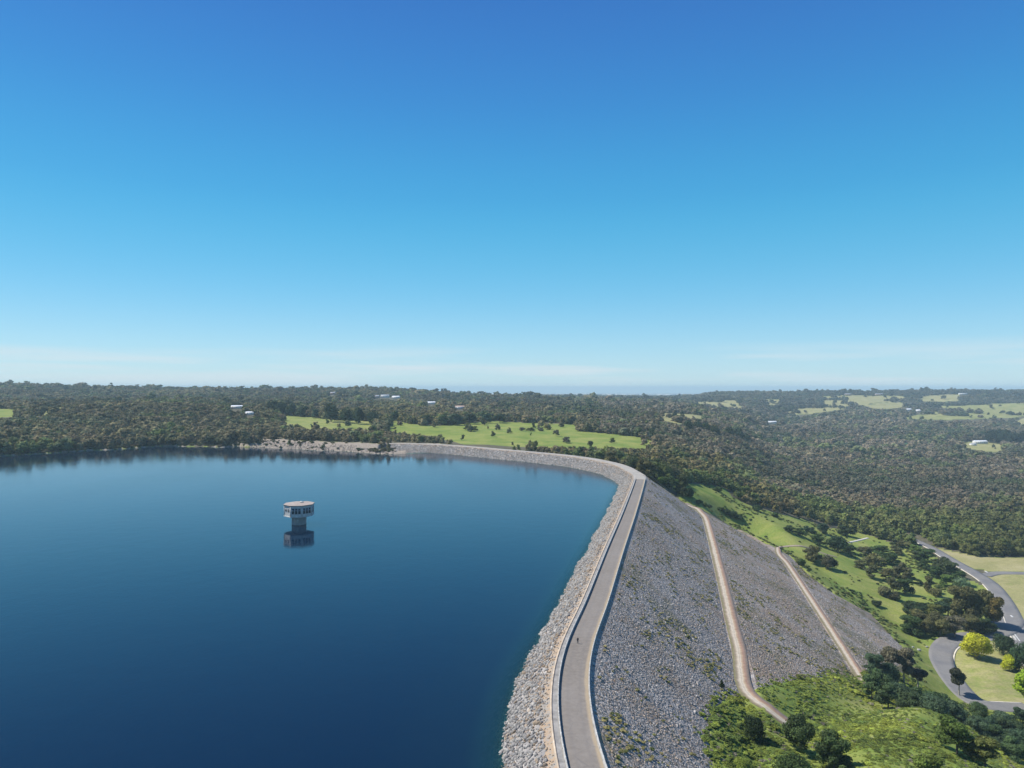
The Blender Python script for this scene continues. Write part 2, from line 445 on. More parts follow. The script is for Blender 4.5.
us = np.concatenate([np.linspace(-1.4, -.80, 14)[:-1], np.arange(-.80, .80, .0022), np.linspace(.80, 1.4, 14)])
ly = np.concatenate([np.linspace(math.log(40), math.log(120), 20)[:-1], np.arange(math.log(120), math.log(4600), .0095), np.linspace(math.log(4600), math.log(30000), 50)])
ys = np.exp(ly)
cols = sorted(TAB)
A = []
for cpx in cols:
    t = TAB[cpx]
    A.append(pchip([math.log(a) for a, _ in t], [b for _, b in t], ly))
A = np.array(A)                                  # columns x rows
uc = np.array([(c_ - 512) / F for c_ in cols])
uq = np.clip(us, uc[0], uc[-1])
G = pchip(uc, A, uq).T                           # rows x columns (Y, u)
GX = us[None, :] * ys[:, None]; GY = np.repeat(ys[:, None], len(us), 1)
# soft relief of the ground
amp = 1.6 * sstep(700, 1200, GY) + 5 * sstep(1500, 3500, GY) * (1 - sstep(9000, 15000, GY)) + .5 * sstep(150, 260, GY)
G = G + (fbm(GX, GY, 520, 13, 2) - .5) * 44 * sstep(1700, 2500, GY) * (1 - sstep(3600, 4300, GY)) * sstep(-.5, .25, GX / GY) * .9
G = G + (fbm(GX, GY, 160, 11, 4) - .5) * 2 * amp * np.where(GY < 700, .5, 1)
# lake bed and banks
near = (GX > -1950) & (GX < 140) & (GY < 1100)
xs_, ys_ = GX[near], GY[near]
dl = distpoly(xs_, ys_, LAKE); ins = inpoly(xs_, ys_, LAKE)
z = G[near]
nat = distpoly(xs_, ys_, sh, False) < 70
z = np.where(ins, np.minimum(z, np.maximum(-.45 * dl - .05, -15)), np.where(nat, np.maximum(z, np.minimum(.38 * dl, 2.5)), z))
G[near] = z
# the ground passes under the dam, and meets it all along the edge of its rock
near = (GX > -160) & (GX < 320) & (GY < 900)
xs_, ys_ = GX[near], GY[near]
ind = inpoly(xs_, ys_, DAMPOLY); dd = distpoly(xs_, ys_, EDGE + outer[:12], False)
need = ind | (dd < 60)
dz = np.full(len(xs_), -999.); dz[need] = dam_z(xs_[need], ys_[need])
z = G[near]
hit = dz > -900
z = np.where(ind & hit, np.minimum(z, dz - np.minimum(dd * .5, 1.5) - .15), z)
k = sstep(9, 42, dd)
up = (dz + .12 + .2 * np.minimum(dd, 4)) * (1 - k) + z * k
z = np.where(~ind & hit & (dd < 60) & (xs_ > 25), up, z)
G[near] = z

def ground(X, Y):
    X = np.atleast_1d(np.asarray(X, float)); Y = np.atleast_1d(np.asarray(Y, float))
    u = X / Y
    j = np.clip(np.searchsorted(us, u) - 1, 0, len(us) - 2); tu = np.clip((u - us[j]) / (us[j + 1] - us[j]), 0, 1)
    l = np.log(np.clip(Y, 40, 30000)); i = np.clip(np.searchsorted(ly, l) - 1, 0, len(ly) - 2); tl = np.clip((l - ly[i]) / (ly[i + 1] - ly[i]), 0, 1)
    return (G[i, j] * (1 - tu) + G[i, j + 1] * tu) * (1 - tl) + (G[i + 1, j] * (1 - tu) + G[i + 1, j + 1] * tu) * tl
def hit(px, py, ymin=100):
    d = ray(px, py); Y = np.exp(np.arange(math.log(ymin), math.log(29000), .002))
    X = d[0] / d[1] * Y; Z = CAMZ + d[2] / d[1] * Y
    g = ground(X, Y); b = np.nonzero(Z <= g)[0]
    k = b[0] if len(b) else len(Y) - 1
    return np.array([X[k], Y[k], g[k]])

# ------------------------------------------------------------------ paddocks, lawns and meadows (outlines on the ground)
#      outline, distance range, (lush, dry, bare)
FIELDS = [
 ([(391, 419), (411, 424), (436, 426), (461, 424), (490, 421), (535, 423), (575, 424), (580, 431), (620, 435), (664, 442), (642, 449), (600, 449), (560, 448), (520, 450), (473, 446), (451, 441), (430, 436), (388, 431)], 850, 1500, (1, 0, 0)),
 ([(279, 414), (310, 417), (345, 421), (372, 421), (374, 430), (330, 431), (305, 430), (283, 423)], 900, 1500, (.7, .45, 0)),
 ([(-30, 408.5), (18, 409.5), (20, 417), (-30, 418)], 1000, 1700, (.9, .3, 0)),
 ([(32, 410), (62, 406), (64, 411), (34, 417)], 1000, 1900, (.5, .6, 0)),
 ([(517, 415), (557, 418), (555, 421), (520, 419)], 1200, 2000, (.2, .9, 0)),
 ([(648, 413), (665, 413), (690, 414), (712, 416.5), (700, 421), (680, 424), (660, 420)], 1100, 2200, (.35, .8, 0)),
 ([(600, 412.5), (625, 414), (645, 418), (640, 420), (618, 416), (600, 414)], 1100, 2200, (0, .3, .8)),
 ([(688, 410), (698, 402), (735, 400), (744, 408), (716, 412.5)], 2400, 3900, (.2, .9, 0)),
 ([(768, 399), (783, 399), (775, 405), (762, 404)], 2400, 4100, (.2, .9, 0)),
 ([(783, 413), (800, 409), (825, 405), (820, 396), (860, 395), (908, 396), (895, 401), (862, 405), (842, 409), (817, 413), (786, 416)], 2200, 4300, (.25, .9, .05)),
 ([(918, 401), (925, 396), (945, 395), (960, 395), (958, 401), (940, 402)], 2200, 4300, (.1, 1, .1)),
 ([(890, 419), (930, 414), (936, 406), (1035, 404), (1040, 415), (1010, 418), (950, 420)], 2000, 4000, (.6, .6, 0)),
 ([(862, 405), (895, 402), (915, 405), (890, 409), (868, 408)], 2400, 4200, (.3, .8, 0)),
 ([(1010, 424), (1024, 418), (1040, 420), (1040, 426)], 1800, 4000, (.1, 1, .1)),
 ([(988, 404), (1040, 402), (1040, 408), (1000, 408)], 1800, 4200, (.5, .6, .0)),
 ([(955, 443.5), (975, 441), (1000, 443), (1006, 449), (995, 453), (970, 448.5)], 1500, 2700, (.5, .7, .1)),
 ([(670, 483), (691, 484), (704, 485), (724, 488), (734, 499), (757, 509), (781, 514), (804, 521), (832, 529), (832, 548), (806, 575), (765, 546), (732, 526), (700, 508), (680, 500)], 520, 900, (1, .28, 0)),
 ([(775, 546), (808, 544), (830, 528), (850, 530), (895, 543), (925, 550), (968, 580), (988, 590), (1002, 600), (1006, 625), (960, 640), (938, 655), (964, 700), (940, 722), (890, 690), (912, 663), (892, 637), (871, 614), (835, 595), (806, 573), (788, 554)], 330, 900, (1, .33, .05)),
 ([(914, 540), (938, 549), (972, 555), (1019, 558), (1100, 560), (1100, 572), (992, 571), (964, 566)], 560, 900, (.25, .9, 0)),
 ([(985, 573), (1100, 573), (1100, 645), (1022, 645), (1005, 605), (988, 585)], 380, 720, (.45, .75, 0)),
 ([(945, 650), (960, 640), (990, 632), (1030, 640), (1100, 650), (1100, 720), (1000, 712), (975, 697), (955, 680)], 340, 520, (.6, .6, .05)),
]
def field_mask(X, Y, Z, lift=None):
    px, py = proj(X, Y, Z)
    jx = (fbm(X, Y, 30, 21) - .5) * 7 + (fbm(X, Y, 120, 23) - .5) * 6 * (Y > 1000); jy = (fbm(X, Y, 30, 22) - .5) * 3.2 + (fbm(X, Y, 110, 24) - .5) * 2 * (Y > 1000)
    near_ = Y < 1000
    jx = np.where(near_, jx * .6, jx)
    out = np.zeros((len(X), 3))
    for poly, y0, y1, w in FIELDS:
        sc = 1.0 if y0 < 1000 and y1 < 1000 else .55
        m = inpoly(px + jx * sc, py + jy * sc, poly) & (Y > y0) & (Y < y1)
        if lift is not None:
            m |= inpoly(px + jx * sc, py + jy * sc - lift, poly) & (Y > y0 * .93) & (Y < y1)
        out[m] = w
    return out
xs_, ys_, zs_ = GX.ravel(), GY.ravel(), G.ravel()
W = field_mask(xs_, ys_, zs_)
def hillmask(X, Y):
    return (Y < 345) & (Y > 40) & (X > 35) & (X / Y > .2)
hm = hillmask(xs_, ys_)
W[hm] = (.8, .3, .0)
# stony shore bench on the far left bank
ld = distpoly(xs_, ys_, LAKE[1:-2], False)
pxx, pyy = proj(xs_, ys_, zs_)
bench = (ld < 34 + 10 * fbm(xs_, ys_, 40, 9)) & (pxx > 262) & (pxx < 440) & (ys_ > 700) & (ys_ < 960)
W[bench] = (0, .25, 1)
thin = (ld < 1 + 7 * fbm(xs_, ys_, 40, 8)) & (pxx <= 262) & (ys_ > 600) & (ys_ < 1100)
W[thin] = (0, .2, .7)

Vt = np.column_stack([xs_, ys_, zs_]); Qt = grid_quads(len(ys), len(us))
# ground behind the viewpoint
bx = np.linspace(-1.4 * 40, 1.4 * 40, 9); 
bX = np.concatenate([[-3000, -1500, -700, -300], np.linspace(-120, 120, 13), [300, 700, 1500, 3000]]); bY = np.array([-3000, -1500, -700, -300, -100, 0, 40.])
BX, BY = np.meshgrid(bX, bY)
BZ = np.where(BX < 60, -15., 10.)
BZ = np.where((BX > 60) & (BX < 130), 3, BZ)
Vt2 = np.column_stack([BX.ravel(), BY.ravel(), BZ.ravel() - .5])
me = npmesh('terrain', np.concatenate([Vt, Vt2]), np.concatenate([Qt, grid_quads(len(bY), len(bX)) + len(Vt)]))
Wc = np.concatenate([np.column_stack([W, np.ones(len(W))]), np.tile([0.3, .3, 0, 1], (len(Vt2), 1))])
pattr(me, 'cover', 'FLOAT_COLOR', Wc)
t = NT('ground', .95, .1)
w = t.sep(t.attr('cover'))
n1 = t.noise(.028, 6, rough=.7, dist=.6); n2 = t.noise(.16, 5, rough=.7); n3 = t.noise(.9, 4)
scrub = t.ramp(n2, [(.3, (.07, .07, .04)), (.6, (.13, .115, .075)), (.8, (.19, .165, .12))])
lush = t.ramp(n1, [(.28, (.09, .145, .028)), (.42, (.155, .21, .042)), (.57, (.225, .25, .06)), (.78, (.33, .30, .12))])
dry = t.ramp(n1, [(.3, (.21, .21, .08)), (.55, (.31, .28, .13)), (.8, (.38, .33, .19))])
bare = t.ramp(n3, [(.3, (.20, .16, .12)), (.7, (.37, .32, .26))])
def wgt(x): return t.math('ADD', x, t.math('MULTIPLY', t.math('SUBTRACT', n2, .5), t.math('MULTIPLY', 1.1, t.math('MINIMUM', t.math('MULTIPLY', x, 3), 1))), True)
any_ = t.math('MAXIMUM', t.math('MAXIMUM', w[0], w[1]), w[2], True)
c = t.mix(t.ramp(any_, [(.15, 0), (.4, 1)]), scrub, lush)
c = t.mix(t.ramp(wgt(w[1]), [(.35, 0), (.75, .95)]), c, dry)
c = t.mix(t.ramp(wgt(w[2]), [(.4, 0), (.65, 1)]), c, bare)
c = t.mix(1, c, t.ramp(n3, [(.3, .8), (.7, 1.18)]), 'MULTIPLY')
t.col(c); t.bump(t.math('ADD', n2, t.math('MULTIPLY', n3, .4)), .5, .6)
terr = link('ground', me, t.m, None, True); tag(terr, kind='structure')

# ------------------------------------------------------------------ water
xw = np.concatenate([np.linspace(-1900, -900, 26)[:-1], np.arange(-900, -60, 8.), np.arange(-60, 125, 2.2)])
yw = np.concatenate([np.linspace(-1500, 0, 16)[:-1], np.linspace(0, 130, 30)[:-1], np.arange(130, 960, 3.0)])
XW, YW = np.meshgrid(xw, yw)
x_, y_ = XW.ravel(), YW.ravel()
dl = distpoly(x_, y_, LAKE); ins = inpoly(x_, y_, LAKE)
sd = np.where(ins, dl, -dl)
Qw = grid_quads(len(yw), len(xw))
keep = (sd[Qw] > -9).any(1)
Qw = Qw[keep]; used = np.unique(Qw); rm = np.full(len(x_), -1); rm[used] = np.arange(len(used))
me = npmesh('water', np.column_stack([x_[used], y_[used], np.zeros(len(used))]), rm[Qw])
pattr(me, 'depth', 'FLOAT', sd[used])
t = NT('lake_water', .02, .5)
t.p.inputs['IOR'].default_value = 1.333
dep = t.attr('depth', 'GEOMETRY', 'Fac')
body = t.ramp(t.math('DIVIDE', dep, 30.0), [(0, (.006, .034, .038)), (.3, (.002, .014, .03)), (1, (.0007, .0105, .029))])
t.col(body)
wv = t.noise(.9, 3, t.scale((1, .6, 1))); wv2 = t.noise(.12, 2)
t.bump(t.math('ADD', wv, t.math('MULTIPLY', wv2, 2)), .15, .18)
rgh = t.ramp(t.noise(.006, 3, t.scale((1, .35, 1)), dist=1), [(.4, .03), (.65, .09)])
wx = t.sep(t.pos)
wr = t.math('MULTIPLY', t.ramp(t.math('DIVIDE', t.math('ADD', wx[0], 420), 560), [(0, 0), (.5, .25), (1, 1)]), t.ramp(t.math('DIVIDE', wx[1], 1000), [(.35, 0), (.6, .14)]))
t.L(t.math('ADD', rgh, wr), t.p.inputs['Roughness'])
trn = t.N.new('ShaderNodeBsdfTransparent'); trn.inputs[0].default_value = (.45, .75, .72, 1)
ms = t.N.new('ShaderNodeMixShader')
t.L(t.ramp(t.math('DIVIDE', dep, 10.0), [(0, .4), (.3, .85), (.6, 1)]), ms.inputs[0])
t.L(trn.outputs[0], ms.inputs[1]); t.L(t.p.outputs[0], ms.inputs[2]); t.L(ms.outputs[0], t.out.inputs[0])
water = link('lake_water', me, t.m); tag(water, kind='structure')

# ------------------------------------------------------------------ ribbons: roads, tracks, kerbs
def sheet(name, V, nr, nc, mat, uv, z0=None):
    me = npmesh(name, V, grid_quads(nr, nc))
    if sum(p.normal.z for p in list(me.polygons)[::7]) < 0: me.flip_normals()
    pattr(me, 'across', 'FLOAT', uv)
    return link(name, me, mat, None, True)
def ribbon(name, path, width, mat, lift=.08, surf=None, cross=5):
    """path (n,2|3); laid on the ground"""
    P = np.asarray(path)[:, :2]; Tn = np.gradient(P, axis=0); Tn /= np.linalg.norm(Tn, axis=1)[:, None]
    Nn = np.stack([Tn[:, 1], -Tn[:, 0]], 1)
    wdt = np.broadcast_to(width, (len(P),))
    V = []; uv = []
    for q in np.linspace(-1, 1, cross):
        p = P + Nn * (wdt * .5 * q)[:, None]; V.append(p); uv.append(np.full(len(P), q))
    V = np.stack(V); zz = surf(V[..., 0].ravel(), V[..., 1].ravel()).reshape(V.shape[:2])
    zc = np.maximum(zz.mean(0), zz.max(0) - .25)
    zc = smooth(zc[:, None], 3)[:, 0]
    zc = np.maximum(zc, zz[1:-1].max(0))
    z = np.maximum(np.broadcast_to(zc, zz.shape), zz) + lift
    Vv = np.concatenate([np.column_stack([V[k], z[k]]) for k in range(cross)])
    # skirts
    e0 = np.column_stack([V[0] - Nn * .3, z[0] - .8]); e1 = np.column_stack([V[-1] + Nn * .3, z[-1] - .8])
    Vv = np.concatenate([e0, Vv, e1]); uv = np.concatenate([np.full(len(P), -1.2)] + uv + [np.full(len(P), 1.2)])
    o = sheet(name, Vv, cross + 2, len(P), mat, uv)
    return o
def anysurf(X, Y):
    g = ground(X, Y); d = dam_z(X, Y)
    return np.where(inpoly(X, Y, DAMPOLY), np.maximum(g, d), g)

tr_ = NT('asphalt_road', .9)
ac = tr_.attr('across', 'GEOMETRY', 'Fac')
n = tr_.noise(.5, 5, rough=.7); nb = tr_.noise(.06, 3)
c = tr_.ramp(n, [(.3, (.165, .158, .148)), (.7, (.22, .21, .196))])
c = tr_.mix(tr_.ramp(nb, [(.45, 0), (.65, .5)]), c, (.12, .12, .13))
tr_.col(c); M['asphalt'] = tr_.m
tr_ = NT('crest_road_surface', .9)
ac = tr_.attr('across', 'GEOMETRY', 'Fac')
n = tr_.noise(.8, 5, rough=.7); ny = tr_.noise(.05, 4)
c = tr_.ramp(n, [(.3, (.16, .138, .115)), (.7, (.225, .198, .168))])
c = tr_.mix(tr_.ramp(ny, [(.4, 0), (.7, .5)]), c, (.25, .225, .20))
wh = tr_.ramp(tr_.math('ABSOLUTE', tr_.math('ADD', tr_.math('ABSOLUTE', ac), -.42)), [(0, .5), (.18, 0)])
c = tr_.mix(tr_.math('MULTIPLY', wh, .5), c, (.15, .138, .13))
edge = tr_.ramp(tr_.math('ADD', ac, tr_.math('MULTIPLY', tr_.noise(.12, 4), .3)), [(.86, 0), (1.0, .8)])
c = tr_.mix(edge, c, (.34, .27, .18))
e2 = tr_.ramp(tr_.math('ADD', ac, tr_.math('MULTIPLY', tr_.noise(.2, 4), .3)), [(1.02, 0), (1.15, .6)])
c = tr_.mix(e2, c, (.30, .27, .12))
crk = tr_.vor(.16, None, 'DISTANCE_TO_EDGE')
c = tr_.mix(tr_.ramp(crk.outputs['Distance'], [(0, .35), (.012, 0)]), c, (.1, .1, .1))
tr_.col(c); M['crest_road'] = tr_.m
tr_ = NT('gravel_track_surface', .95)
ac = tr_.attr('across', 'GEOMETRY', 'Fac'); aj = tr_.math('ADD', ac, tr_.math('MULTIPLY', tr_.math('SUBTRACT', tr_.noise(.3, 4), .5), .5))
c = tr_.ramp(tr_.math('ADD', tr_.math('MULTIPLY', aj, .5), .5), [(.06, (.14, .13, .07)), (.2, (.22, .18, .13)), (.28, (.38, .32, .24)), (.38, (.48, .42, .33)), (.45, (.37, .32, .25)), (.52, (.46, .40, .31)), (.60, (.36, .27, .18)), (.72, (.27, .17, .12)), (.95, (.23, .18, .14))])
c = tr_.mix(1, c, tr_.ramp(tr_.noise(.7, 4), [(.3, .85), (.7, 1.12)]), 'MULTIPLY')
tr_.col(c); M['track'] = tr_.m
tr_ = NT('pale_gravel_surface', .95)
c = tr_.ramp(tr_.noise(.5, 4), [(.3, (.42, .39, .33)), (.7, (.56, .53, .47))]); tr_.col(c); M['pale_gravel'] = tr_.m
M['kerb'] = plain('pale_concrete_kerb', (.62, .56, .45), .9, .2, .6)
M['kerb_cream'] = plain('cream_concrete_edging', (.47, .38, .28), .9, .3, .4)
M['concrete'] = plain('concrete', (.42, .41, .38), .85, .2, .7, .2)
M['white_paint'] = plain('white_line_paint', (.5, .5, .48), .7, .1, 2)

def strip_along(name, d0, d1, z, mat, i0, i1, cross=5):
    V = []; uv = []
    for k in range(cross):
        f = k / (cross - 1); p = O[i0:i1, :2] + NRM[i0:i1] * (d0 + (d1 - d0) * f)
        V.append(np.column_stack([p, ZC[i0:i1] + z])); uv.append(np.full(len(p), -1 + 2 * f))
    return sheet(name, np.concatenate(V), cross, i1 - i0, mat, np.concatenate(uv))
i_r = int(np.argmin(np.linalg.norm(O[:, :2] - U(645, 479, 7)[:2], axis=1)))
tag(strip_along('crest_road', -6.9, -.25, .03, M['crest_road'], 0, i_r), kind='structure')
tag(strip_along('crest_footpath', -8.48, -7.3, .03, plain('grey_footpath', (.25, .24, .225), .9, .3, .5), 0, i_r), kind='structure')
tag(strip_along('far_crest_road', -7.3, -.6, .03, plain('pale_crest_gravel', (.33, .305, .265), .95, .18, .15), i_r, len(O)), kind='structure')

def wall_along(d0, d1, h0, h1, i0, i1):
    """solid bar with a rectangular section following the crest"""
    V = []
    sec = [(d0, h0), (d0, h1), (d1, h1), (d1, h0), (d0, h0)]
    for d, h in sec:
        V.append(np.column_stack([O[i0:i1, :2] + NRM[i0:i1] * d, ZC[i0:i1] + h]))
    return np.concatenate(V), grid_quads(5, i1 - i0)
kb, q = wall_along(-8.85, -8.5, -.3, .2, 0, i_r)
tag(link('crest_kerb', npmesh('crest_kerb', kb, q[:, ::-1]), M['kerb_cream']), 'long cream concrete kerb between the sandy berm and the grey footpath', 'kerb')
M['parapet'] = plain('painted_parapet', (.38, .37, .345), .8, .35, .9)
M['post'] = plain('parapet_post', (.5, .5, .48), .8, .2, 1)
def parapet(d, label):
    base = off(d, 40)
    e = empty('parapet_wall', (base[0], base[1], ZC[40])); tag(e, label, 'parapet wall', 'low parapet walls either side of the crest road')
    inv = Matrix.Translation(-Vector(e.location))
    V, q = wall_along(d - .08, d + .08, -.1, .72, 0, i_r); m = npmesh('panel', V, q[:, ::-1]); m.transform(inv); link('wall_panel', m, M['parapet'], e)
    V, q = wall_along(d - .11, d + .11, .722, .80, 0, i_r); m = npmesh('coping', V, q[:, ::-1]); m.transform(inv); link('coping', m, M['parapet'], e)
    # posts, the hundred nearest the viewer as parts
    s = np.arange(S[0] + 300, S[i_r], 4.5)
    pm = boxes([(0, 0, .40, .26, .34, .90)], 'parapet_post'); pm.materials.append(M['post'])
    n_ = 0
    for sv in s:
        k_ = min(int(np.searchsorted(S, sv)), i_r - 1)
        if O[k_, 1] < 110 or n_ >= 99: continue
        f = (sv - S[k_ - 1]) / (S[k_] - S[k_ - 1]); p = off(d, k_ - 1) * (1 - f) + off(d, k_) * f
        o = bpy.data.objects.new('post', pm); COL.objects.link(o); o.parent = e
        o.location = (p[0] - e.location.x, p[1] - e.location.y, ZC[k_] - e.location.z)
        o.rotation_euler = (0, 0, math.atan2(T[k_, 1], T[k_, 0]) - math.pi / 2); n_ += 1
parapet(-7.1, 'pale parapet wall on the lake side of the crest road')
parapet(.05, 'pale parapet wall on the grey rock slope side of the crest road')

# gravel tracks on the two benches
def bench_path(d, y0, y1):
    p = off(d); m = (p[:, 1] > y0) & (p[:, 1] < y1) & (np.arange(len(p)) < i_far + 4)
    return [q for q in p[m][::5]]
def surf_hit(px, py, ymin=100):
    a = dam_hit(px, py); g = hit(px, py, ymin)
    if a is not None and inpoly([a[0]], [a[1]], DAMPOLY)[0] and a[1] < g[1] + 30: return a
    return g
t1 = [surf_hit(*p)[:2] for p in [(797, 732), (790, 726), (782, 719.5), (772, 714), (763.5, 709), (755, 702.5), (747, 694), (742.5, 686)]]
t1 += bench_path(44.6, 262, 545)
t1 = [q for q in t1 if q[1] < 548] + [np.array(q) for q in ((149.5, 566.), (151., 582), (143., 594), (128., 590), (114., 575), (105.5, 558))]
print('t1 end', [tuple(np.round(q, 0)) for q in t1[-7:]], 'edge', [tuple(np.round(q, 0)) for q in EDGE[-12:]])
t1 = smooth(catmull(t1, 3), 6)
tag(ribbon('gravel_track', t1, 5.2, M['track'], .12, anysurf), kind='structure')
t2 = bench_path(100.3, 296, 555) + [surf_hit(*p, 400)[:2] for p in [(779, 547.2), (788, 546.2), (800, 546.3), (812, 549), (824, 554), (836, 557)]]
t2 = smooth(catmull(t2, 3), 4)
tag(ribbon('gravel_track', t2, np.where(t2[:, 1] > 560, 3.4, 4.3), M['track'], .12, anysurf), kind='structure')

def gpath(pxs, step=4, ymin=320, sm=5):
    return smooth(catmull([hit(x, y, ymin)[:2] for x, y in pxs], step), sm)
mainroad = gpath([(824, 503), (836, 508), (850, 514), (868, 522), (886, 530), (902, 535), (916, 541), (931, 548), (952, 561), (972, 572), (990, 584), (1002, 598), (1011, 613), (1019, 632), (1030, 650), (1050, 690)])
ROADS = [(mainroad, 10.0)]
wmain = np.interp(mainroad[:, 1], [430, 480, 560, 640, 760], [13, 11, 12, 11, 7])
tag(ribbon('valley_road', mainroad, wmain, M['asphalt'], .15, ground), kind='structure')
side = gpath([(985, 576), (994, 573.2), (1005, 573), (1024, 573.6), (1060, 574), (1100, 575)])
tag(ribbon('side_road', side, 9, M['asphalt'], .19, ground), kind='structure'); ROADS.append((side, 8.0))
loop = gpath([(1010, 618), (1004, 629), (994, 634), (978, 636.5), (962, 638), (949, 643), (942, 651), (941, 661), (945, 672), (953, 684), (965, 697), (980, 707), (1000, 722), (1030, 745)], 3, 345)
wl_ = np.interp(np.arange(len(loop)), [0, 6, 14, 30, 45, 200], [18, 17, 15, 14, 11, 9])
tag(ribbon('loop_road', loop, wl_, M['asphalt'], .24, ground, 7), kind='structure'); ROADS.append((loop, 11.0))
path1 = gpath([(1012, 636), (1016, 645), (1018, 655), (1023, 664), (1034, 672)], 3, 345)
tag(ribbon('footpath', path1, 3.2, M['pale_gravel'], .14, ground), kind='structure'); ROADS.append((path1, 3))
fp2 = gpath([(1003, 706), (1010, 711), (1024, 712), (1040, 716)], 3, 345)
tag(ribbon('footpath', fp2, 4.5, M['pale_gravel'], .16, ground), kind='structure')
cut = gpath([(846, 543), (860, 540), (868, 538)], 3, 400)
tag(ribbon('footpath', cut, 2.4, M['pale_gravel'], .16, ground), kind='structure')
def kerb(path, off_, label, wid=.5, i0=0, i1=None, mat='kerb', h=.14, lift=.24):
    P = path[i0:i1]; Tn = np.gradient(P, axis=0); Tn /= np.linalg.norm(Tn, axis=1)[:, None]; Nn = np.stack([Tn[:, 1], -Tn[:, 0]], 1)
    off_ = np.broadcast_to(off_, (len(path),))[i0:i1]
    c_ = P + Nn * off_[:, None]; z = ground(c_[:, 0], c_[:, 1]); z = smooth(z[:, None], 3)[:, 0] + lift
    V = [np.column_stack([P + Nn * (off_ + s * wid / 2)[:, None], z + hh]) for s, hh in ((-1, -.7), (-1, h), (1, h), (1, -.7), (-1, -.7))]
    m = npmesh('kerb', np.concatenate(V), grid_quads(5, len(P))); bm = bmesh.new(); bm.from_mesh(m); bmesh.ops.recalc_face_normals(bm, faces=bm.faces); bm.to_mesh(m); bm.free()
    tag(link('kerb', m, M[mat]), label, 'kerb')
kerb(loop, wl_ * -.5 - .3 if False else -(wl_ * .5 + .3), 'cream kerb curving round the lawn with the yellow trees', .8, 16, 100)
kerb(mainroad, -(wmain * .5 + .2) if False else (wmain * .5 + .2), 'pale kerb between the straight valley road and the dry grass verge', .5, int(len(mainroad) * .25), int(len(mainroad) * .60))
jn = int(np.argmin(np.linalg.norm(mainroad - hit(992, 586)[:2], axis=1)))
kerb(mainroad, (wmain * .5 + .2), 'pale kerb along the large mown lawn below the road junction', .6, jn, min(jn + 36, len(mainroad)))
def paint(p0, p1, w, lift):
    a, b = hit(*p0, 345)[:2], hit(*p1, 345)[:2]
    P = np.array([a + (b - a) * k for k in np.linspace(0, 1, 8)])
    tag(ribbon('road_marking', P, w, M['white_paint'], lift, ground, 3), kind='structure')
paint((1010, 628), (1020, 642), .5, .32); paint((985, 571.5), (988, 573), .8, .27); paint((1011, 616), (1013, 618), 1.0, .34)

# ------------------------------------------------------------------ foliage prototypes
def ico(sub):
    bm = bmesh.new(); bmesh.ops.create_icosphere(bm, subdivisions=sub, radius=1)
    V = np.array([v.co[:] for v in bm.verts]); Fc = np.array([[v.index for v in f.verts] for f in bm.faces]); bm.free()
    return V, Fc
I1 = ico(1); I2 = ico(2)

def crown(seed, lobes, n, size, core=.8, coresub=1, up=.25):
    """unit tree crown: returns V, tri faces, leaf value per vertex. lobes: (x,y,z,rx,ry,rz)"""
    r = np.random.default_rng(seed)
    V = []; Fs = []; Lf = []; nv = 0
    L = np.array(lobes, float)
    lv = r.uniform(.25, .75, len(L))
    for li, l in enumerate(L):
        iv, fc = (I1 if coresub == 1 else I2)
        v = iv * (1 + r.uniform(-.22, .18, (len(iv), 1))) * l[3:6] * core + l[:3]
        V.append(v); Fs.append(fc + nv); Lf.append(np.clip(lv[li] + r.uniform(-.25, .15, len(v)), 0, 1)); nv += len(v)
    wts = (L[:, 3] * L[:, 5]); wts = wts / wts.sum()
    li = r.choice(len(L), n, p=wts)
    d = r.normal(size=(n, 3)); d[:, 2] += up; d /= np.linalg.norm(d, axis=1)[:, None]
    rad = r.uniform(.72, 1.12, n) ** 1.0
    c = L[li, :3] + L[li, 3:6] * d * rad[:, None]
    # drop leaves buried in other lobes
    ok = np.ones(n, bool)
    for k, l in enumerate(L):
        q = (((c - l[:3]) / (l[3:6] * .72)) ** 2).sum(1)
        ok &= ~((q < 1) & (li != k))
    c, d, li = c[ok], d[ok], li[ok]; n = len(c)
    nrm = d + r.normal(size=(n, 3)) * .55; nrm /= np.linalg.norm(nrm, axis=1)[:, None]
    a = np.cross(nrm, r.normal(size=(n, 3))); a /= np.linalg.norm(a, axis=1)[:, None]
    b = np.cross(nrm, a)
    sz = size * r.uniform(.6, 1.35, (n, 1))
    q = np.stack([c - a * sz - b * sz * .6, c + a * sz - b * sz * .5, c + b * sz * .95], 1).reshape(-1, 3)
    V.append(q); Fs.append(np.arange(n * 3).reshape(-1, 3) + nv)
    lf = np.clip(lv[li] + r.normal(0, .22, n), 0, 1); Lf.append(np.repeat(lf, 3))
    return np.concatenate(V), np.concatenate(Fs), np.concatenate(Lf)

def lobes_gum(seed, k=9, spread=.30, zlo=.2, zhi=.86, r0=.17):
    r = np.random.default_rng(seed); L = [(0, 0, (zlo + zhi) / 2, r0 * 1.15, r0 * 1.15, r0)]
    for i in range(k):
        a = r.uniform(0, 6.28); h = r.uniform(0, 1); rr = spread * math.sqrt(r.uniform(.15, 1)) * (1 - .45 * h)
        s = r0 * r.uniform(.55, 1.1)
        L.append((rr * math.cos(a), rr * math.sin(a), zlo + (zhi - zlo) * h, s, s, s * r.uniform(.6, .85)))
    return L
def lobes_cone(seed, k=8):
    r = np.random.default_rng(seed); L = []
    for i in range(k):
        f = i / (k - 1); w = .27 * (1 - f) + .05; z = .16 + .76 * f
        for q in range(3 if f < .8 else 1):
            a = r.uniform(0, 6.28); o = w * .45
            L.append((o * math.cos(a), o * math.sin(a), z, w * .8, w * .8, .1))
    return L
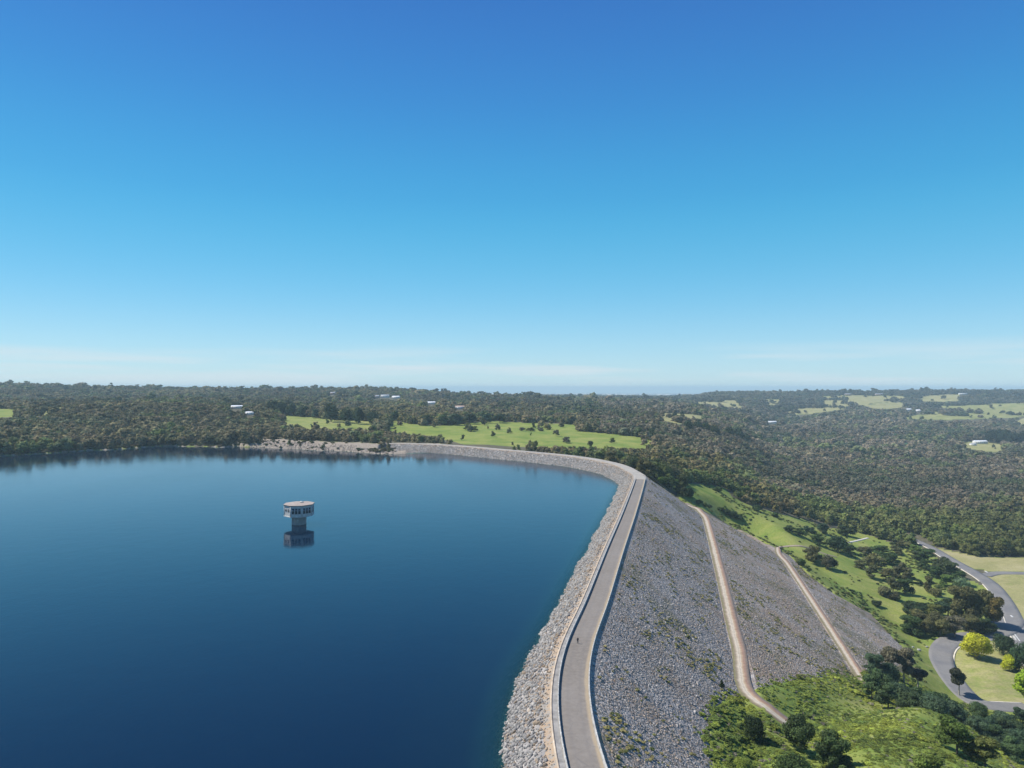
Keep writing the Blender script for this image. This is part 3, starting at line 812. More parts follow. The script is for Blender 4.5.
def lobes_bush(seed, k=6):
    r = np.random.default_rng(seed); L = [(0, 0, .42, .42, .42, .42)]
    for i in range(k):
        a = r.uniform(0, 6.28); s = r.uniform(.2, .34)
        L.append((.36 * math.cos(a), .36 * math.sin(a), r.uniform(.25, .62), s, s, s * .85))
    return L
def lobes_round(seed, k=10):
    r = np.random.default_rng(seed); L = [(0, 0, .48, .38, .38, .38)]
    for i in range(k):
        a = r.uniform(0, 6.28); s = r.uniform(.14, .24); h = r.uniform(0, 1)
        rr = .32 * (1 - .5 * h * h)
        L.append((rr * math.cos(a), rr * math.sin(a), .18 + .58 * h, s, s, s * .85))
    return L
def trunk_geo(seed, top=.62, r0=.022, limbs=4):
    r = np.random.default_rng(seed); V = []; Q = []
    def tube(p, rad):
        n0 = len(V); ns = 6
        for (x, y, z), rr in zip(p, rad):
            for k in range(ns):
                a = 6.283 * k / ns; V.append((x + rr * math.cos(a), y + rr * math.sin(a), z))
        for i in range(len(p) - 1):
            for k in range(ns):
                a = n0 + i * ns + k; b = n0 + i * ns + (k + 1) % ns
                Q.append((a, b, b + ns, a + ns))
    bx, by = r.uniform(-.03, .03, 2)
    tube([(0, 0, -.06), (bx * .4, by * .4, top * .4), (bx, by, top * .75), (bx * 1.5, by, top)], [r0 * 1.25, r0, r0 * .7, r0 * .3])
    for i in range(limbs):
        a = r.uniform(0, 6.28); h = top * r.uniform(.45, .8); l = r.uniform(.14, .24)
        tube([(bx * .6, by * .6, h), (bx * .6 + l * .5 * math.cos(a), by * .6 + l * .5 * math.sin(a), h + .08), (bx * .6 + l * math.cos(a), by * .6 + l * math.sin(a), h + .2)], [r0 * .6, r0 * .4, r0 * .15])
    return np.array(V), np.array(Q)

KINDS = {
 'gum': lambda s: lobes_gum(s, 10), 'tallgum': lambda s: lobes_gum(s, 9, .22, .36, .9, .15), 'wide': lambda s: lobes_gum(s, 15, .42, .16, .78, .2),
 'cone': lobes_cone, 'bush': lobes_bush, 'round': lobes_round}

# ------------------------------------------------------------------ stuff: one object carrying prototypes and points
def scatter(name, protos, pts, pick, scl, rot, tint, mats):
    """protos: list of (V, tris, leaf). One mesh object whose node modifier sets the prototypes on the points."""
    V = []; Fs = []; pid = []; lf = []; nv = 0
    for k, (v, f, l) in enumerate(protos):
        V.append(v); Fs.append(f + nv); nv += len(v); pid += [k] * len(v); lf.append(l)
    n = len(pts)
    Vall = np.concatenate(V + [pts]); Fall = np.concatenate(Fs)
    me = bpy.data.meshes.new(name)
    me.vertices.add(len(Vall)); me.vertices.foreach_set('co', Vall.astype(np.float32).ravel())
    me.loops.add(Fall.size); me.loops.foreach_set('vertex_index', Fall.astype(np.int32).ravel())
    me.polygons.add(len(Fall)); me.polygons.foreach_set('loop_start', np.arange(0, Fall.size, 3, dtype=np.int32)); me.polygons.foreach_set('loop_total', np.full(len(Fall), 3, np.int32))
    me.update(calc_edges=True)
    m0 = nv
    pattr(me, 'pid', 'INT', np.concatenate([pid, np.full(n, -1)]))
    pattr(me, 'leaf', 'FLOAT', np.concatenate([np.concatenate(lf), np.zeros(n)]))
    pattr(me, 'pick', 'INT', np.concatenate([np.zeros(m0), pick]))
    pattr(me, 'scl', 'FLOAT_VECTOR', np.concatenate([np.ones((m0, 3)), scl]))
    pattr(me, 'rot', 'FLOAT_VECTOR', np.concatenate([np.zeros((m0, 3)), rot]))
    pattr(me, 'tint', 'FLOAT_COLOR', np.concatenate([np.ones((m0, 4)), np.column_stack([tint, np.ones(n)])]))
    o = link(name, me, mats)
    g = bpy.data.node_groups.new(name, 'GeometryNodeTree')
    g.interface.new_socket('Geometry', in_out='INPUT', socket_type='NodeSocketGeometry'); g.interface.new_socket('Geometry', in_out='OUTPUT', socket_type='NodeSocketGeometry')
    N = g.nodes.new; Lk = g.links.new
    gi = N('NodeGroupInput'); go = N('NodeGroupOutput')
    def at(nm, ty):
        x = N('GeometryNodeInputNamedAttribute'); x.data_type = ty; x.inputs['Name'].default_value = nm; return x.outputs['Attribute']
    def eq(k):
        c = N('FunctionNodeCompare'); c.data_type = 'INT'; c.operation = 'EQUAL'; Lk(at('pid', 'INT'), c.inputs[2]); c.inputs[3].default_value = k
        s = N('GeometryNodeSeparateGeometry'); Lk(gi.outputs[0], s.inputs[0]); Lk(c.outputs[0], s.inputs[1]); return s.outputs[0]
    j = N('GeometryNodeJoinGeometry')
    for k in reversed(range(len(protos))):
        ti = N('GeometryNodeGeometryToInstance'); Lk(eq(k), ti.inputs[0]); Lk(ti.outputs[0], j.inputs[0])
    ip = N('GeometryNodeInstanceOnPoints'); Lk(eq(-1), ip.inputs['Points']); Lk(j.outputs[0], ip.inputs['Instance'])
    ip.inputs['Pick Instance'].default_value = True
    Lk(at('pick', 'INT'), ip.inputs['Instance Index']); Lk(at('rot', 'FLOAT_VECTOR'), ip.inputs['Rotation']); Lk(at('scl', 'FLOAT_VECTOR'), ip.inputs['Scale'])
    Lk(ip.outputs[0], go.inputs[0])
    md = o.modifiers.new('scatter', 'NODES'); md.node_group = g
    o['kind'] = 'stuff'
    return o

def canopy_tint(X, Y, px, py):
    """drab olive, grey-brown and green patches of eucalypt forest"""
    n = len(X)
    olive = np.array([.108, .096, .038]); grey = np.array([.15, .124, .092]); green = np.array([.055, .085, .022]); brown = np.array([.105, .08, .05]); dark = np.array([.035, .05, .025]); blue = np.array([.07, .085, .055])
    a = fbm(X, Y, 130, 31); b = fbm(X, Y, 60, 37); r = RNG.random(n)
    c = np.tile(olive, (n, 1))
    # the broad valley woodland to the right is grey-brown, with green fringes near the road
    g = np.where((px > 600), sstep(700, 1050, Y), .35 + 0 * Y) * sstep(.25, .55, a + (r - .5) * .3)
    g = np.where((px > 600) & (Y > 1000), np.maximum(g, .65), g)
    c = c * (1 - g[:, None]) + grey * g[:, None]
    m = (b > .60) ; c[m] = c[m] * .4 + green * 1.3 * .6
    b2 = fbm(X, Y, 210, 43, 2); m = (b2 > .64) & (Y > 1000); c[m] = c[m] * .5 + dark * 1.2 * .5
    m = (r > .82); c[m] = c[m] * .4 + brown * .6
    m = (r < .10); c[m] = c[m] * .35 + dark * .65
    m = (r > .1) & (r < .2); c[m] = c[m] * .5 + blue * .5
    m = (px > 800) & (Y < 880); c[m] = c[m] * .4 + np.array([.085, .105, .03]) * .6
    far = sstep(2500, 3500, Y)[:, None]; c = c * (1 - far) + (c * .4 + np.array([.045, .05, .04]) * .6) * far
    c *= RNG.uniform(.82, 1.22, (n, 1)) * (.55 + 1.2 * fbm(X, Y, 300, 41, 2))[:, None]
    return c

H = [
 (237, 409.5, 23, 8, 3.4, 'hwall_w', 'roof_w', 'white farm building with long pale roof above the lake forest', 1250, .1, 7),
 (250, 416, 15, 7, 3, 'hwall_w', 'roof_w', 'small white shed right below the long white farm building', 1100, .1, 7),
 (376, 399, 22, 14, 6, 'hwall_b', 'roof_g', 'grey-roofed house at the left end of the ridge-top hamlet', 2200, 0, 8),
 (385, 398.5, 30, 14, 7, 'hwall_w', 'roof_g', 'large pale house in the middle of the ridge-top hamlet', 2200, .2, 8),
 (396, 399.5, 26, 12, 6, 'hwall_w', 'roof_w', 'white-roofed house at the right end of the ridge-top hamlet', 2200, -.1, 8),
 (333, 395.5, 18, 12, 6, 'hwall_b', 'roof_g', 'small house alone among trees on the left ridge', 2300, 0, 9),
 (431, 405, 28, 12, 4.5, 'hwall_w', 'roof_w', 'bright white flat-looking house right of the ridge-top hamlet', 1600, 0, 8),
 (460, 410, 24, 12, 5, 'hwall_w', 'roof_r', 'cream house with garden behind the dark tree belt', 1500, .1, 7),
 (908, 411, 26, 14, 6, 'hwall_w', 'roof_w', 'left white house of two on the right hillside', 2200, .1, 4),
 (919, 412, 26, 14, 6, 'hwall_w', 'roof_w', 'right white house of two on the right hillside', 2200, -.1, 4),
 (980, 443.5, 36, 12, 5, 'hwall_w', 'roof_w', 'long white farm shed beside the very dark trees', 1400, .05, 3),
 (973, 445.5, 14, 9, 4, 'hwall_w', 'roof_g', 'small white outbuilding in front of the long farm shed', 1400, .05, 2),
 (772, 424, 30, 12, 5, 'hwall_w', 'roof_w', 'low pale building in the grey valley at the foot of the right hill', 1700, 0, 7),
 (879, 395.5, 40, 14, 6, 'hwall_b', 'roof_g', 'grey-roofed farmhouse on the skyline above the right paddocks', 2800, 0, 5),
 (848, 395.5, 34, 14, 6, 'hwall_b', 'roof_g', 'farmhouse on the right skyline left of the grey-roofed one', 2800, 0, 5),
 (963, 395, 44, 14, 6, 'hwall_w', 'roof_g', 'pale farmhouse on the skyline at the far right paddock', 2800, 0, 5),
]
# ---- forest positions
def zone(n_target_area, y0, y1, u0, u1):
    n = int(.5 * (u1 - u0) * (y1 * y1 - y0 * y0) / n_target_area)
    Y = np.sqrt(RNG.uniform(y0 * y0, y1 * y1, n)); X = RNG.uniform(u0, u1, n) * Y
    return X, Y
def accept(X, Y, hgt, margin=0):
    Z = ground(X, Y); px, py = proj(X, Y, Z)
    lift = hgt * F / Y * np.where(Y > 1000, .8, .55)
    W_ = field_mask(X, Y, Z, lift)
    clump = fbm(X, Y, 120, 133)
    ok = (W_.max(1) < .1) | ((Y > 850) & ((RNG.random(len(X)) < .01) | ((Y > 1400) & (clump > .70) & (RNG.random(len(X)) < .8))))
    # some loose trees stand on the meadows too
    for h_ in H:
        wpx = h_[2] * F / hit(h_[0], h_[1], h_[8])[1]
        ok &= ~((np.abs(px - h_[0]) < wpx * .5 + 1.5) & (py > h_[1] - 1.5) & (py < h_[1] + lift * 1.1 + .5))
    d = np.full(len(X), 1e9)
    nr = Y < 1000
    if nr.any():
        for P, w_ in ROADS:
            dd_ = distpoly(X[nr], Y[nr], P[::3], False) - w_ * .5; d[nr] = np.minimum(d[nr], dd_)
    ok &= d > 6
    nl = (Y < 1150) & (X < 150)
    dl_ = np.full(len(X), 99.); ins_ = np.zeros(len(X), bool)
    if nl.any():
        dl_[nl] = distpoly(X[nl], Y[nl], LAKE[1:-2], False); ins_[nl] = inpoly(X[nl], Y[nl], LAKE)
    ok &= ~ins_ & (dl_ > 5)
    ok &= ~((dl_ < 36) & (px > 258) & (px < 450) & (RNG.random(len(X)) > .02))
    nd = (X > -160) & (X < 320) & (Y < 920)
    if nd.any():
        ind_ = np.zeros(len(X), bool); ind_[nd] = inpoly(X[nd], Y[nd], DAMPOLY); dd_ = np.full(len(X), 99.); dd_[nd] = distpoly(X[nd], Y[nd], EDGE + outer, False)
        ok &= ~ind_ & (dd_ > 6)
    # nearer than the forest edge there is only meadow
    fx = [600, 645, 665, 691, 724, 734, 757, 802, 835, 895, 920, 949, 972, 1019, 1200]
    fy = [470, 478, 481, 483, 487, 498, 508, 518, 530, 543, 547, 552, 556, 557, 558]
    ok &= ~((px > 640) & (py > np.interp(px, fx, fy)))
    ok &= Z > .5 - 200 * (px > 555)
    return ok, Z, px, py

zs = [zone(38, 560, 1000, -.98, .98), zone(56, 1000, 1600, -.98, .98), zone(100, 1600, 2400, -.98, .98), zone(210, 2400, 4400, -.98, .98)]
FX = np.concatenate([z_[0] for z_ in zs]); FY = np.concatenate([z_[1] for z_ in zs])
FH = np.clip(RNG.normal(10.5, 2.6, len(FX)), 5, 18) * np.interp(FY, [600, 1500, 3000], [1, 1.1, 1.35])
FH *= .8 + .45 * fbm(FX, FY, 90, 77)
FH *= np.where((FY > 1500) & (RNG.random(len(FX)) < .05), 1.6, 1)
low_ = (FX / FY > -.19) & (FX / FY < .2) & (FY > 740) & (FY < 990); FH *= np.where(low_, .62, 1)
ok, FZ, FPX, FPY = accept(FX, FY, FH)
# open woodland: thinner patches
thin = fbm(FX, FY, 70, 55) < .30
ok &= ~(thin & (RNG.random(len(FX)) < .45))
FX, FY, FZ, FH, FPX, FPY = [a[ok] for a in (FX, FY, FZ, FH, FPX, FPY)]
FT = canopy_tint(FX, FY, FPX, FPY)

# ------------------------------------------------------------------ individual trees
ROOTS = {}
def tree_proto(kind, var, dense):
    key = (kind, var, dense)
    if key in ROOTS: return ROOTS[key]
    seed = hash((kind == 'gum', var)) % 1000 + {'gum': 1, 'tallgum': 2, 'wide': 3, 'cone': 4, 'bush': 5, 'round': 6}[kind] * 50 + var
    n, size = {2: (5200, .026), 1: (1100, .042), 0: (300, .07)}[dense]
    if kind == 'bush': size *= 1.6
    V, Fc, lf = crown(seed, KINDS[kind](seed), n, size, .66 if dense == 2 else .8, 2 if dense == 2 else 1)
    me = npmesh('crown', V, Fc); pattr(me, 'leaf', 'FLOAT', lf); me.materials.append(M['leaf_o'])
    tv, tq = trunk_geo(seed, {'bush': .4, 'round': .5, 'cone': .8}.get(kind, .62), .03 if kind == 'round' else .02)
    mt = npmesh('trunk', tv, tq); mt.materials.append(M['bark'] if kind != 'tallgum' else M['bark_pale'])
    ROOTS[key] = (me, mt)
    return ROOTS[key]
NIND = [0]
def plant(x, y, z, h, wfac, kind, tint, label, cat, group, name, dense=1, var=None):
    var = NIND[0] % 4 if var is None else var
    mc, mt = tree_proto(kind, var, dense)
    r = empty(name, (x, y, z - .05), random.uniform(0, 6.28)); r.scale = (h * wfac, h * wfac, h)
    tag(r, label, cat, group)
    cobj = bpy.data.objects.new('crown', mc); COL.objects.link(cobj); cobj.parent = r; cobj.color = (*tint, 1)
    tobj = bpy.data.objects.new('trunk' if cat == 'tree' else 'stem', mt); COL.objects.link(tobj); tobj.parent = r
    NIND[0] += 1
    return r

DK = (.03, .046, .02); OL = (.09, .10, .03); GR = (.08, .12, .028); BR = (.085, .083, .036); GY = (.10, .092, .065); YE = (.38, .38, .03); BG = (.035, .06, .035); MG = (.04, .065, .022)
WF = {'gum': 1.5, 'tallgum': 1.8, 'wide': 1.05, 'cone': 1.7, 'bush': 1.1, 'round': 1.15}   # height-unit width factors (1/width of the unit crown)
def E(px, py, wpx, hpx, kind, tint, label, group=None, cat='tree', name=None, ymin=330, dense=1, dy=0):
    p = surf_hit(px, py, ymin) if ymin < 300 else hit(px, py, ymin)
    Y = p[1]; h = hpx * Y / F; w = wpx * Y / F
    name = name or {'gum': 'gum_tree', 'tallgum': 'gum_tree', 'wide': 'gum_tree', 'cone': 'conifer', 'bush': 'bush', 'round': 'tree'}[kind]
    unitw = {'gum': .78, 'tallgum': .62, 'wide': 1.05, 'cone': .6, 'bush': 1.15, 'round': .95}[kind]
    j = 1 + random.uniform(-.15, .15); w *= 1.12; h *= 1.02
    plant(p[0], p[1], p[2], h, w / h / unitw, kind, tuple(c_ * j for c_ in tint), label, cat, group, name, dense)

# near hill, bottom of the picture
E(753, 742, 19, 27, 'round', DK, 'small dark bushy tree on the near hill just below the pale gravel track', ymin=110, dense=2)
E(802, 752, 38, 40, 'wide', (.045, .066, .024), 'large dark spreading tree at the end of the gravel track on the near hill', ymin=110, dense=2)
E(834, 768, 34, 38, 'wide', (.048, .072, .026), 'large dark tree behind the track-end tree, its shadow on the yellow-green slope', ymin=110, dense=2)
E(792, 786, 38, 34, 'round', (.05, .08, .025), 'mid green tree in front of the large dark trees on the near hill', ymin=110, dense=2)
E(722, 688, 5, 9, 'cone', DK, 'tiny dark green sapling alone on the rock beside the upper gravel track', ymin=110)
E(957, 754, 34, 38, 'gum', GR, 'bright green leafy tree on the lower edge of the near scrubby hill', ymin=110, dense=2)
E(985, 768, 30, 30, 'gum', OL, 'olive tree right of the bright green tree at the bottom corner', ymin=110, dense=2)
E(926, 772, 24, 18, 'bush', (.12, .16, .035), 'wide light green bush at the bottom edge of the scrubby hill', cat='bush', ymin=110, dense=2)
E(742, 772, 18, 15, 'bush', (.16, .20, .04), 'yellow-green bush in the bottom scrub left of the large dark trees', cat='bush', ymin=110, dense=2)
E(826, 545 + 2, 2, 2, 'bush', GR, 'tiny round bush beside the turn of the lower track', cat='bush')
# gums at the toe of the dam
for (a, b, c_, d, l) in [(891, 684, 18, 32, 'left grey-leaved gum of the three at the dam toe'), (904, 686, 20, 36, 'middle grey-leaved gum of the three at the dam toe'), (918, 690, 18, 26, 'right grey-leaved gum of the three at the dam toe')]:
    E(a, b, c_, d, 'tallgum', GY, l, 'grey gums at the dam toe', ymin=330, dense=2)
E(959, 696, 17, 29, 'tallgum', (.05, .055, .035), 'lone slim dark gum at the inside edge of the curving loop road', ymin=345, dense=2)
E(977, 658, 25, 27, 'round', YE, 'large bright yellow round tree on the lawn inside the loop road', ymin=345, dense=2)
E(1009, 671, 12, 18, 'round', (.36, .38, .03), 'small bright yellow round tree beside the pale footpath', ymin=345, dense=2)
E(1003, 655, 19, 21, 'round', (.03, .05, .025), 'dark green round tree between the large yellow tree and the road', ymin=345, dense=2)
E(1025, 672, 24, 32, 'round', (.04, .075, .035), 'bluish green tree standing over the pale footpath', ymin=345, dense=2)
E(1027, 710, 30, 38, 'gum', (.16, .22, .02), 'yellow-topped green tree at the right edge of the yellow-tree lawn', ymin=345, dense=2)
E(980, 632, 26, 10, 'bush', (.03, .055, .02), 'low spreading green bush at the near lip of the road junction', cat='bush', ymin=345)
# brown-green clump left of the junction
for a, b, c_, d, k_, tn in [(962, 622, 28, 36, 'gum', BR), (980, 624, 32, 40, 'wide', (.08, .08, .03)), (994, 628, 22, 32, 'gum', (.11, .085, .03)), (925, 630, 30, 22, 'wide', BR), (911, 634, 22, 18, 'gum', MG),
                   (940, 636, 28, 26, 'wide', BR), (955, 638, 22, 22, 'gum', GY), (948, 618, 24, 20, 'gum', BG), (970, 634, 22, 18, 'gum', BR), (932, 620, 20, 16, 'gum', OL), (985, 634, 16, 16, 'gum', DK)]:
    E(a, b, c_, d, k_, tn, 'brownish olive gum in the dense clump between meadow and road junction', 'gums in the clump by the road junction', dense=2)
E(921, 616, 26, 14, 'bush', (.03, .05, .022), 'dark green dome-shaped bush at the left end of the junction clump', cat='bush', dense=2)
# clump in the middle of the meadow
for a, b, c_, d, k_ in [(850, 553, 18, 10, 'wide'), (864, 556, 18, 11, 'wide'), (875, 568, 20, 15, 'wide'), (888, 564, 20, 14, 'wide'), (900, 577, 20, 15, 'wide'), (870, 577, 15, 12, 'gum'), (860, 568, 15, 9, 'wide'), (893, 592, 16, 15, 'gum'),
                    (905, 594, 15, 15, 'gum'), (884, 596, 13, 11, 'bush'), (909, 582, 12, 14, 'gum'), (880, 553, 20, 10, 'wide'), (896, 554, 15, 9, 'wide'), (886, 580, 16, 12, 'gum'), (895, 600, 12, 9, 'bush')]:
    E(a, b, c_, d, k_, random.choice([BR, (.07, .075, .035), (.075, .075, .04), MG]), 'dark brownish tree in the loose grove on the sunny meadow below the dam', 'grove on the meadow below the dam', dense=1, name='gum_tree')
E(877, 606, 8, 6, 'bush', DK, 'small dark bush alone on the meadow below the grove', cat='bush')
E(929, 592, 11, 16, 'gum', BR, 'thin brownish tree on the grass between grove and road', )
E(935, 596, 9, 9, 'bush', BR, 'small brown bush next to the thin tree between grove and road', cat='bush')
for a, b, c_, d, k_ in [(928, 562, 18, 13, 'gum'), (940, 571, 20, 17, 'wide'), (950, 578, 18, 16, 'gum'), (957, 585, 17, 15, 'gum'), (934, 577, 14, 12, 'wide'), (924, 569, 14, 11, 'wide'), (946, 586, 14, 11, 'gum'), (905, 548, 16, 9, 'wide'), (916, 552, 14, 8, 'wide'), (897, 546, 12, 8, 'wide'), (917, 560, 12, 9, 'gum')]:
    E(a, b, c_, d, k_, random.choice([MG, BR, GR, (.05, .065, .03)]), 'green tree in the thick row along the left side of the valley road', 'roadside row of trees', dense=1, name='gum_tree')
E(962, 590, 14, 14, 'round', (.14, .20, .11), 'pale mint green tree at the end of the roadside row')
E(838, 553, 19, 19, 'round', (.025, .045, .02), 'dark green rounded tree at the edge of the forest above the meadow')
E(812, 562, 19, 19, 'wide', BR, 'left brownish tree of the pair beside the lower track turn')
E(828, 569, 16, 14, 'round', (.05, .05, .03), 'right rounder tree of the pair beside the lower track turn')
E(802, 566, 7, 8, 'bush', MG, 'small green bush at the foot of the lower rock slope', cat='bush')
for a, b, c_, d in [(790, 533, 12, 8), (800, 536, 14, 9), (809, 535, 13, 10), (822, 533, 14, 12), (818, 545, 14, 12), (846, 536, 16, 12)]:
    E(a, b, c_, d, 'wide', random.choice([DK, BG, MG]), 'dark tree in the short row between green strip and forest', 'short row of dark trees by the green strip', name='gum_tree')
for a, b, c_, d, k_, tn, l in [(683, 497, 15, 23, 'gum', (.04, .05, .02), 'tallest dark gum in the clump at the far end of the parapets'), (672, 490, 15, 15, 'wide', MG, 'low green tree left of the tallest gum at the far end of the crest'),
                     (690, 498, 8, 11, 'bush', MG, 'small green tree right of the tallest gum at the crest end'), (662, 484, 11, 8, 'bush', GR, 'small bright bush nearest the bend of the crest')]:
    E(a, b, c_, d, k_, tn, l, ymin=560)
for a, b, s_ in [(699, 504, 5), (705, 507, 4), (709, 508, 4), (721, 512, 4), (726, 514, 5), (731, 517, 7), (738, 520, 6), (718, 492, 6), (757, 511, 7), (775, 517, 5)]:
    E(a, b, s_ * 1.4, s_, 'bush', random.choice([DK, MG]), 'dark little bush along the edge between upper rock slope and green strip', 'little bushes along the green strip', cat='bush', ymin=520)
# dark planted trees round the paddocks
for a, b, c_, d, k_ in [(273, 414, 13, 16, 'round'), (282, 415, 13, 16, 'round'), (292, 416, 11, 14, 'round'), (301, 417, 10, 12, 'round')]:
    E(a, b, c_, d, k_, DK, 'very dark conifer in the group left of the long paddock', 'dark conifers left of the paddock', ymin=930, name='conifer')
for a, b, c_, d, l in [(331, 422, 15, 21, 'broad dark tree standing at the paddock edge, left of two'), (347, 423, 14, 17, 'dark rounded tree between the two paddock-edge trees'), (358, 424, 12, 18, 'slim dark tree right of the rounded paddock tree'), (373, 425, 12, 17, 'isolated very dark tree in the gap between the two paddocks')]:
    E(a, b, c_, d, 'round', DK, l, ymin=930)
for a, b, c_, d in [(305, 416, 8, 8), (316, 418, 8, 8), (395, 421, 10, 8), (470, 424, 12, 9), (455, 425, 14, 9), (442, 425, 10, 9), (485, 423, 10, 9), (500, 423, 12, 8), (425, 425, 10, 8)]:
    E(a, b, c_ * 1.2, d * 1.4, 'wide', random.choice([MG, BG, DK]), 'dark green tree in the belt behind the long paddock', 'tree belt behind the paddock', ymin=930, name='gum_tree')
for a, b, c_, d in [(530, 431, 12, 6), (540, 431, 10, 6), (522, 431, 10, 6), (467, 430, 10, 11), (474, 431, 10, 8), (498, 430, 8, 9), (556, 436, 10, 10), (612, 443, 8, 8), (566, 443, 12, 10), (535, 448, 12, 10), (590, 447, 10, 10)]:
    E(a, b, c_ * .75, d * .75, 'wide', random.choice([GY, BR, OL]), 'grey-green tree standing loose on the bright green paddock', 'loose trees on the bright paddock', ymin=850, name='gum_tree')
for a, b, c_, d in [(688, 434, 9, 12), (698, 434, 9, 11), (706, 435, 8, 10), (715, 439, 10, 12), (738, 441, 10, 12), (746, 443, 8, 8), (729, 438, 8, 9)]:
    E(a, b, c_ * 1.1, d * 1.3, 'round', DK, 'dark round tree in the chain across the grey valley woodland', 'chain of dark trees in the woodland', ymin=1000)
for a, b, c_, d, l in [(675, 418, 6, 8, 'left dark tree of the pair on the pale hillside paddock'), (682, 419, 5, 9, 'right dark tree of the pair on the pale hillside paddock')]:
    E(a, b, c_, d, 'cone', DK, l, ymin=1100)
for a, b, c_, d in [(993, 443, 14, 15), (1003, 444, 14, 16), (1014, 446, 15, 16), (1026, 446, 14, 17), (988, 437, 10, 9)]:
    E(a, b, c_, d, 'round', (.018, .03, .018), 'very dark tall tree in the stand beside the long white farm shed', 'dark stand by the white shed', ymin=1300)
for a, b, c_, d in [(898, 441, 10, 8), (910, 441, 10, 9), (922, 441, 10, 9), (936, 441, 12, 11), (950, 440, 10, 9), (962, 440, 9, 7), (972, 439, 8, 6), (982, 437, 9, 7), (855, 443, 11, 7), (776, 445, 9, 9), (793, 445, 9, 9), (801, 446, 9, 9)]:
    E(a, b, c_, d, 'wide', (.035, .065, .03), 'darker green tree in the hedge-like line across the valley woodland', 'green line of trees in the valley', ymin=1200, name='gum_tree')
E(909, 449, 10, 6, 'round', (.08, .14, .08), 'pale green domed tree standing out of the grey valley woodland', ymin=1000)
# band of trees behind the near hill
cnt = 0
band_label = 'dense dark green tree in the band between scrubby hill and loop road'
k_ = 0
for row, (Y0, n_) in enumerate([(268, 10), (284, 13), (302, 14), (322, 13)]):
    for q in range(n_):
        px = 872 + (1075 - 872) * (q + .5 * (row % 2) + random.uniform(-.3, .3)) / n_
        if row == 3 and (px < 925 or px < 1000 and q % 2): continue
        Y = Y0 + random.uniform(-7, 7) + (0 if px > 900 else 12); X = (px - 512) / F * Y
        if inpoly([X], [Y], DAMPOLY)[0] and px < 880: continue
        if distpoly([X], [Y], loop, False)[0] < 9: continue
        h = random.uniform(8, 11) * (.85 if px > 925 else 1)
        plant(X, Y, max(ground(X, Y)[0], -200), h, random.uniform(1.05, 1.35), random.choice(['gum', 'round', 'wide']), random.choice([(.045, .075, .042), (.055, .085, .05), (.05, .075, .035), (.06, .095, .04)]), band_label, 'tree', 'band of trees behind the near hill', 'gum_tree', 2)
# largest forest trees stand as trees of their own
room = 292 - NIND[0]
size_ = FH / FY
vis = (FPX > -5) & (FPX < 1030) & (FPY > 395)
order = np.argsort(-np.where(vis, size_, 0))[:room]
isind = np.zeros(len(FX), bool); isind[order] = True
ZN = {'east': ('olive gum in the forest fringe beyond the pale roadside grass', 'forest fringe beyond the roadside grass'), 'mid': ('drab gum in the woodland edge above the green strip', 'woodland edge above the green strip'),
      'crest': ('drab gum close behind the far curve of the dam crest', 'woodland behind the dam crest')}
for i in order:
    z_ = 'east' if FPX[i] > 830 else ('mid' if FPX[i] > 660 else 'crest')
    plant(FX[i], FY[i], FZ[i], FH[i], random.uniform(.95, 1.25), random.choice(['gum', 'wide', 'round']), tuple(FT[i]), ZN[z_][0], 'tree', ZN[z_][1], 'gum_tree', 1)

# the rest of the forest is one mass
rest = ~isind
def protoset(defs, n, size, grove=False):
    out = []
    for kd, sd_ in defs:
        out.append(crown(sd_, KINDS[kd](sd_), n, size, .86, 1))
    return out
PR = protoset([('gum', 301), ('wide', 302), ('gum', 303), ('round', 304), ('wide', 305), ('gum', 306)], 170, .085)
n = rest.sum()
hw = FH[rest]; wd = RNG.uniform(.85, 1.3, n) * hw * np.interp(FY[rest], [800, 2500], [1, 1.3])
scatter('forest', PR, np.column_stack([FX[rest], FY[rest], FZ[rest] - .06 * hw]), RNG.integers(0, len(PR), n), np.column_stack([wd, wd, hw]),
        np.column_stack([RNG.uniform(-.06, .06, (n, 2)), RNG.uniform(0, 6.28, n)]), FT[rest], M['leaf_i'])
print('forest', n, 'individual', NIND[0])
# far woodland in groves
def grove(seed):
    r = np.random.default_rng(seed); L = []
    for k in range(9):
        a = r.uniform(0, 6.28); d = math.sqrt(r.random()) * 1.5; s = r.uniform(.35, .62)
        L.append((d * math.cos(a), d * math.sin(a), r.uniform(.35, .6), s, s, s * .75))
    return crown(seed, L, 120, .16, .85, 1)
GP = [grove(s) for s in (401, 402, 403)]
a1 = zone(1100, 4200, 8500, -.98, .98); a2 = zone(7000, 8500, 16000, -.98, .98)
gx = np.concatenate([a1[0], a2[0]]); gy = np.concatenate([a1[1], a2[1]]); gz = ground(gx, gy)
keep = fbm(gx, gy, 500, 61) > np.where(gy < 8500, .28, .42)
gx, gy, gz = gx[keep], gy[keep], gz[keep]; n = len(gx)
px, py = proj(gx, gy, gz)
gt = canopy_tint(gx, gy, px, py); sz = RNG.uniform(9, 14, n); ws = RNG.uniform(14, 22, n) * np.where(gy > 8500, 1.7, 1)
scatter('far_woodland', GP, np.column_stack([gx, gy, gz - 1]), RNG.integers(0, 3, n), np.column_stack([ws, ws, sz]), np.column_stack([np.zeros((n, 2)), RNG.uniform(0, 6.28, n)]), gt, M['leaf_i'])

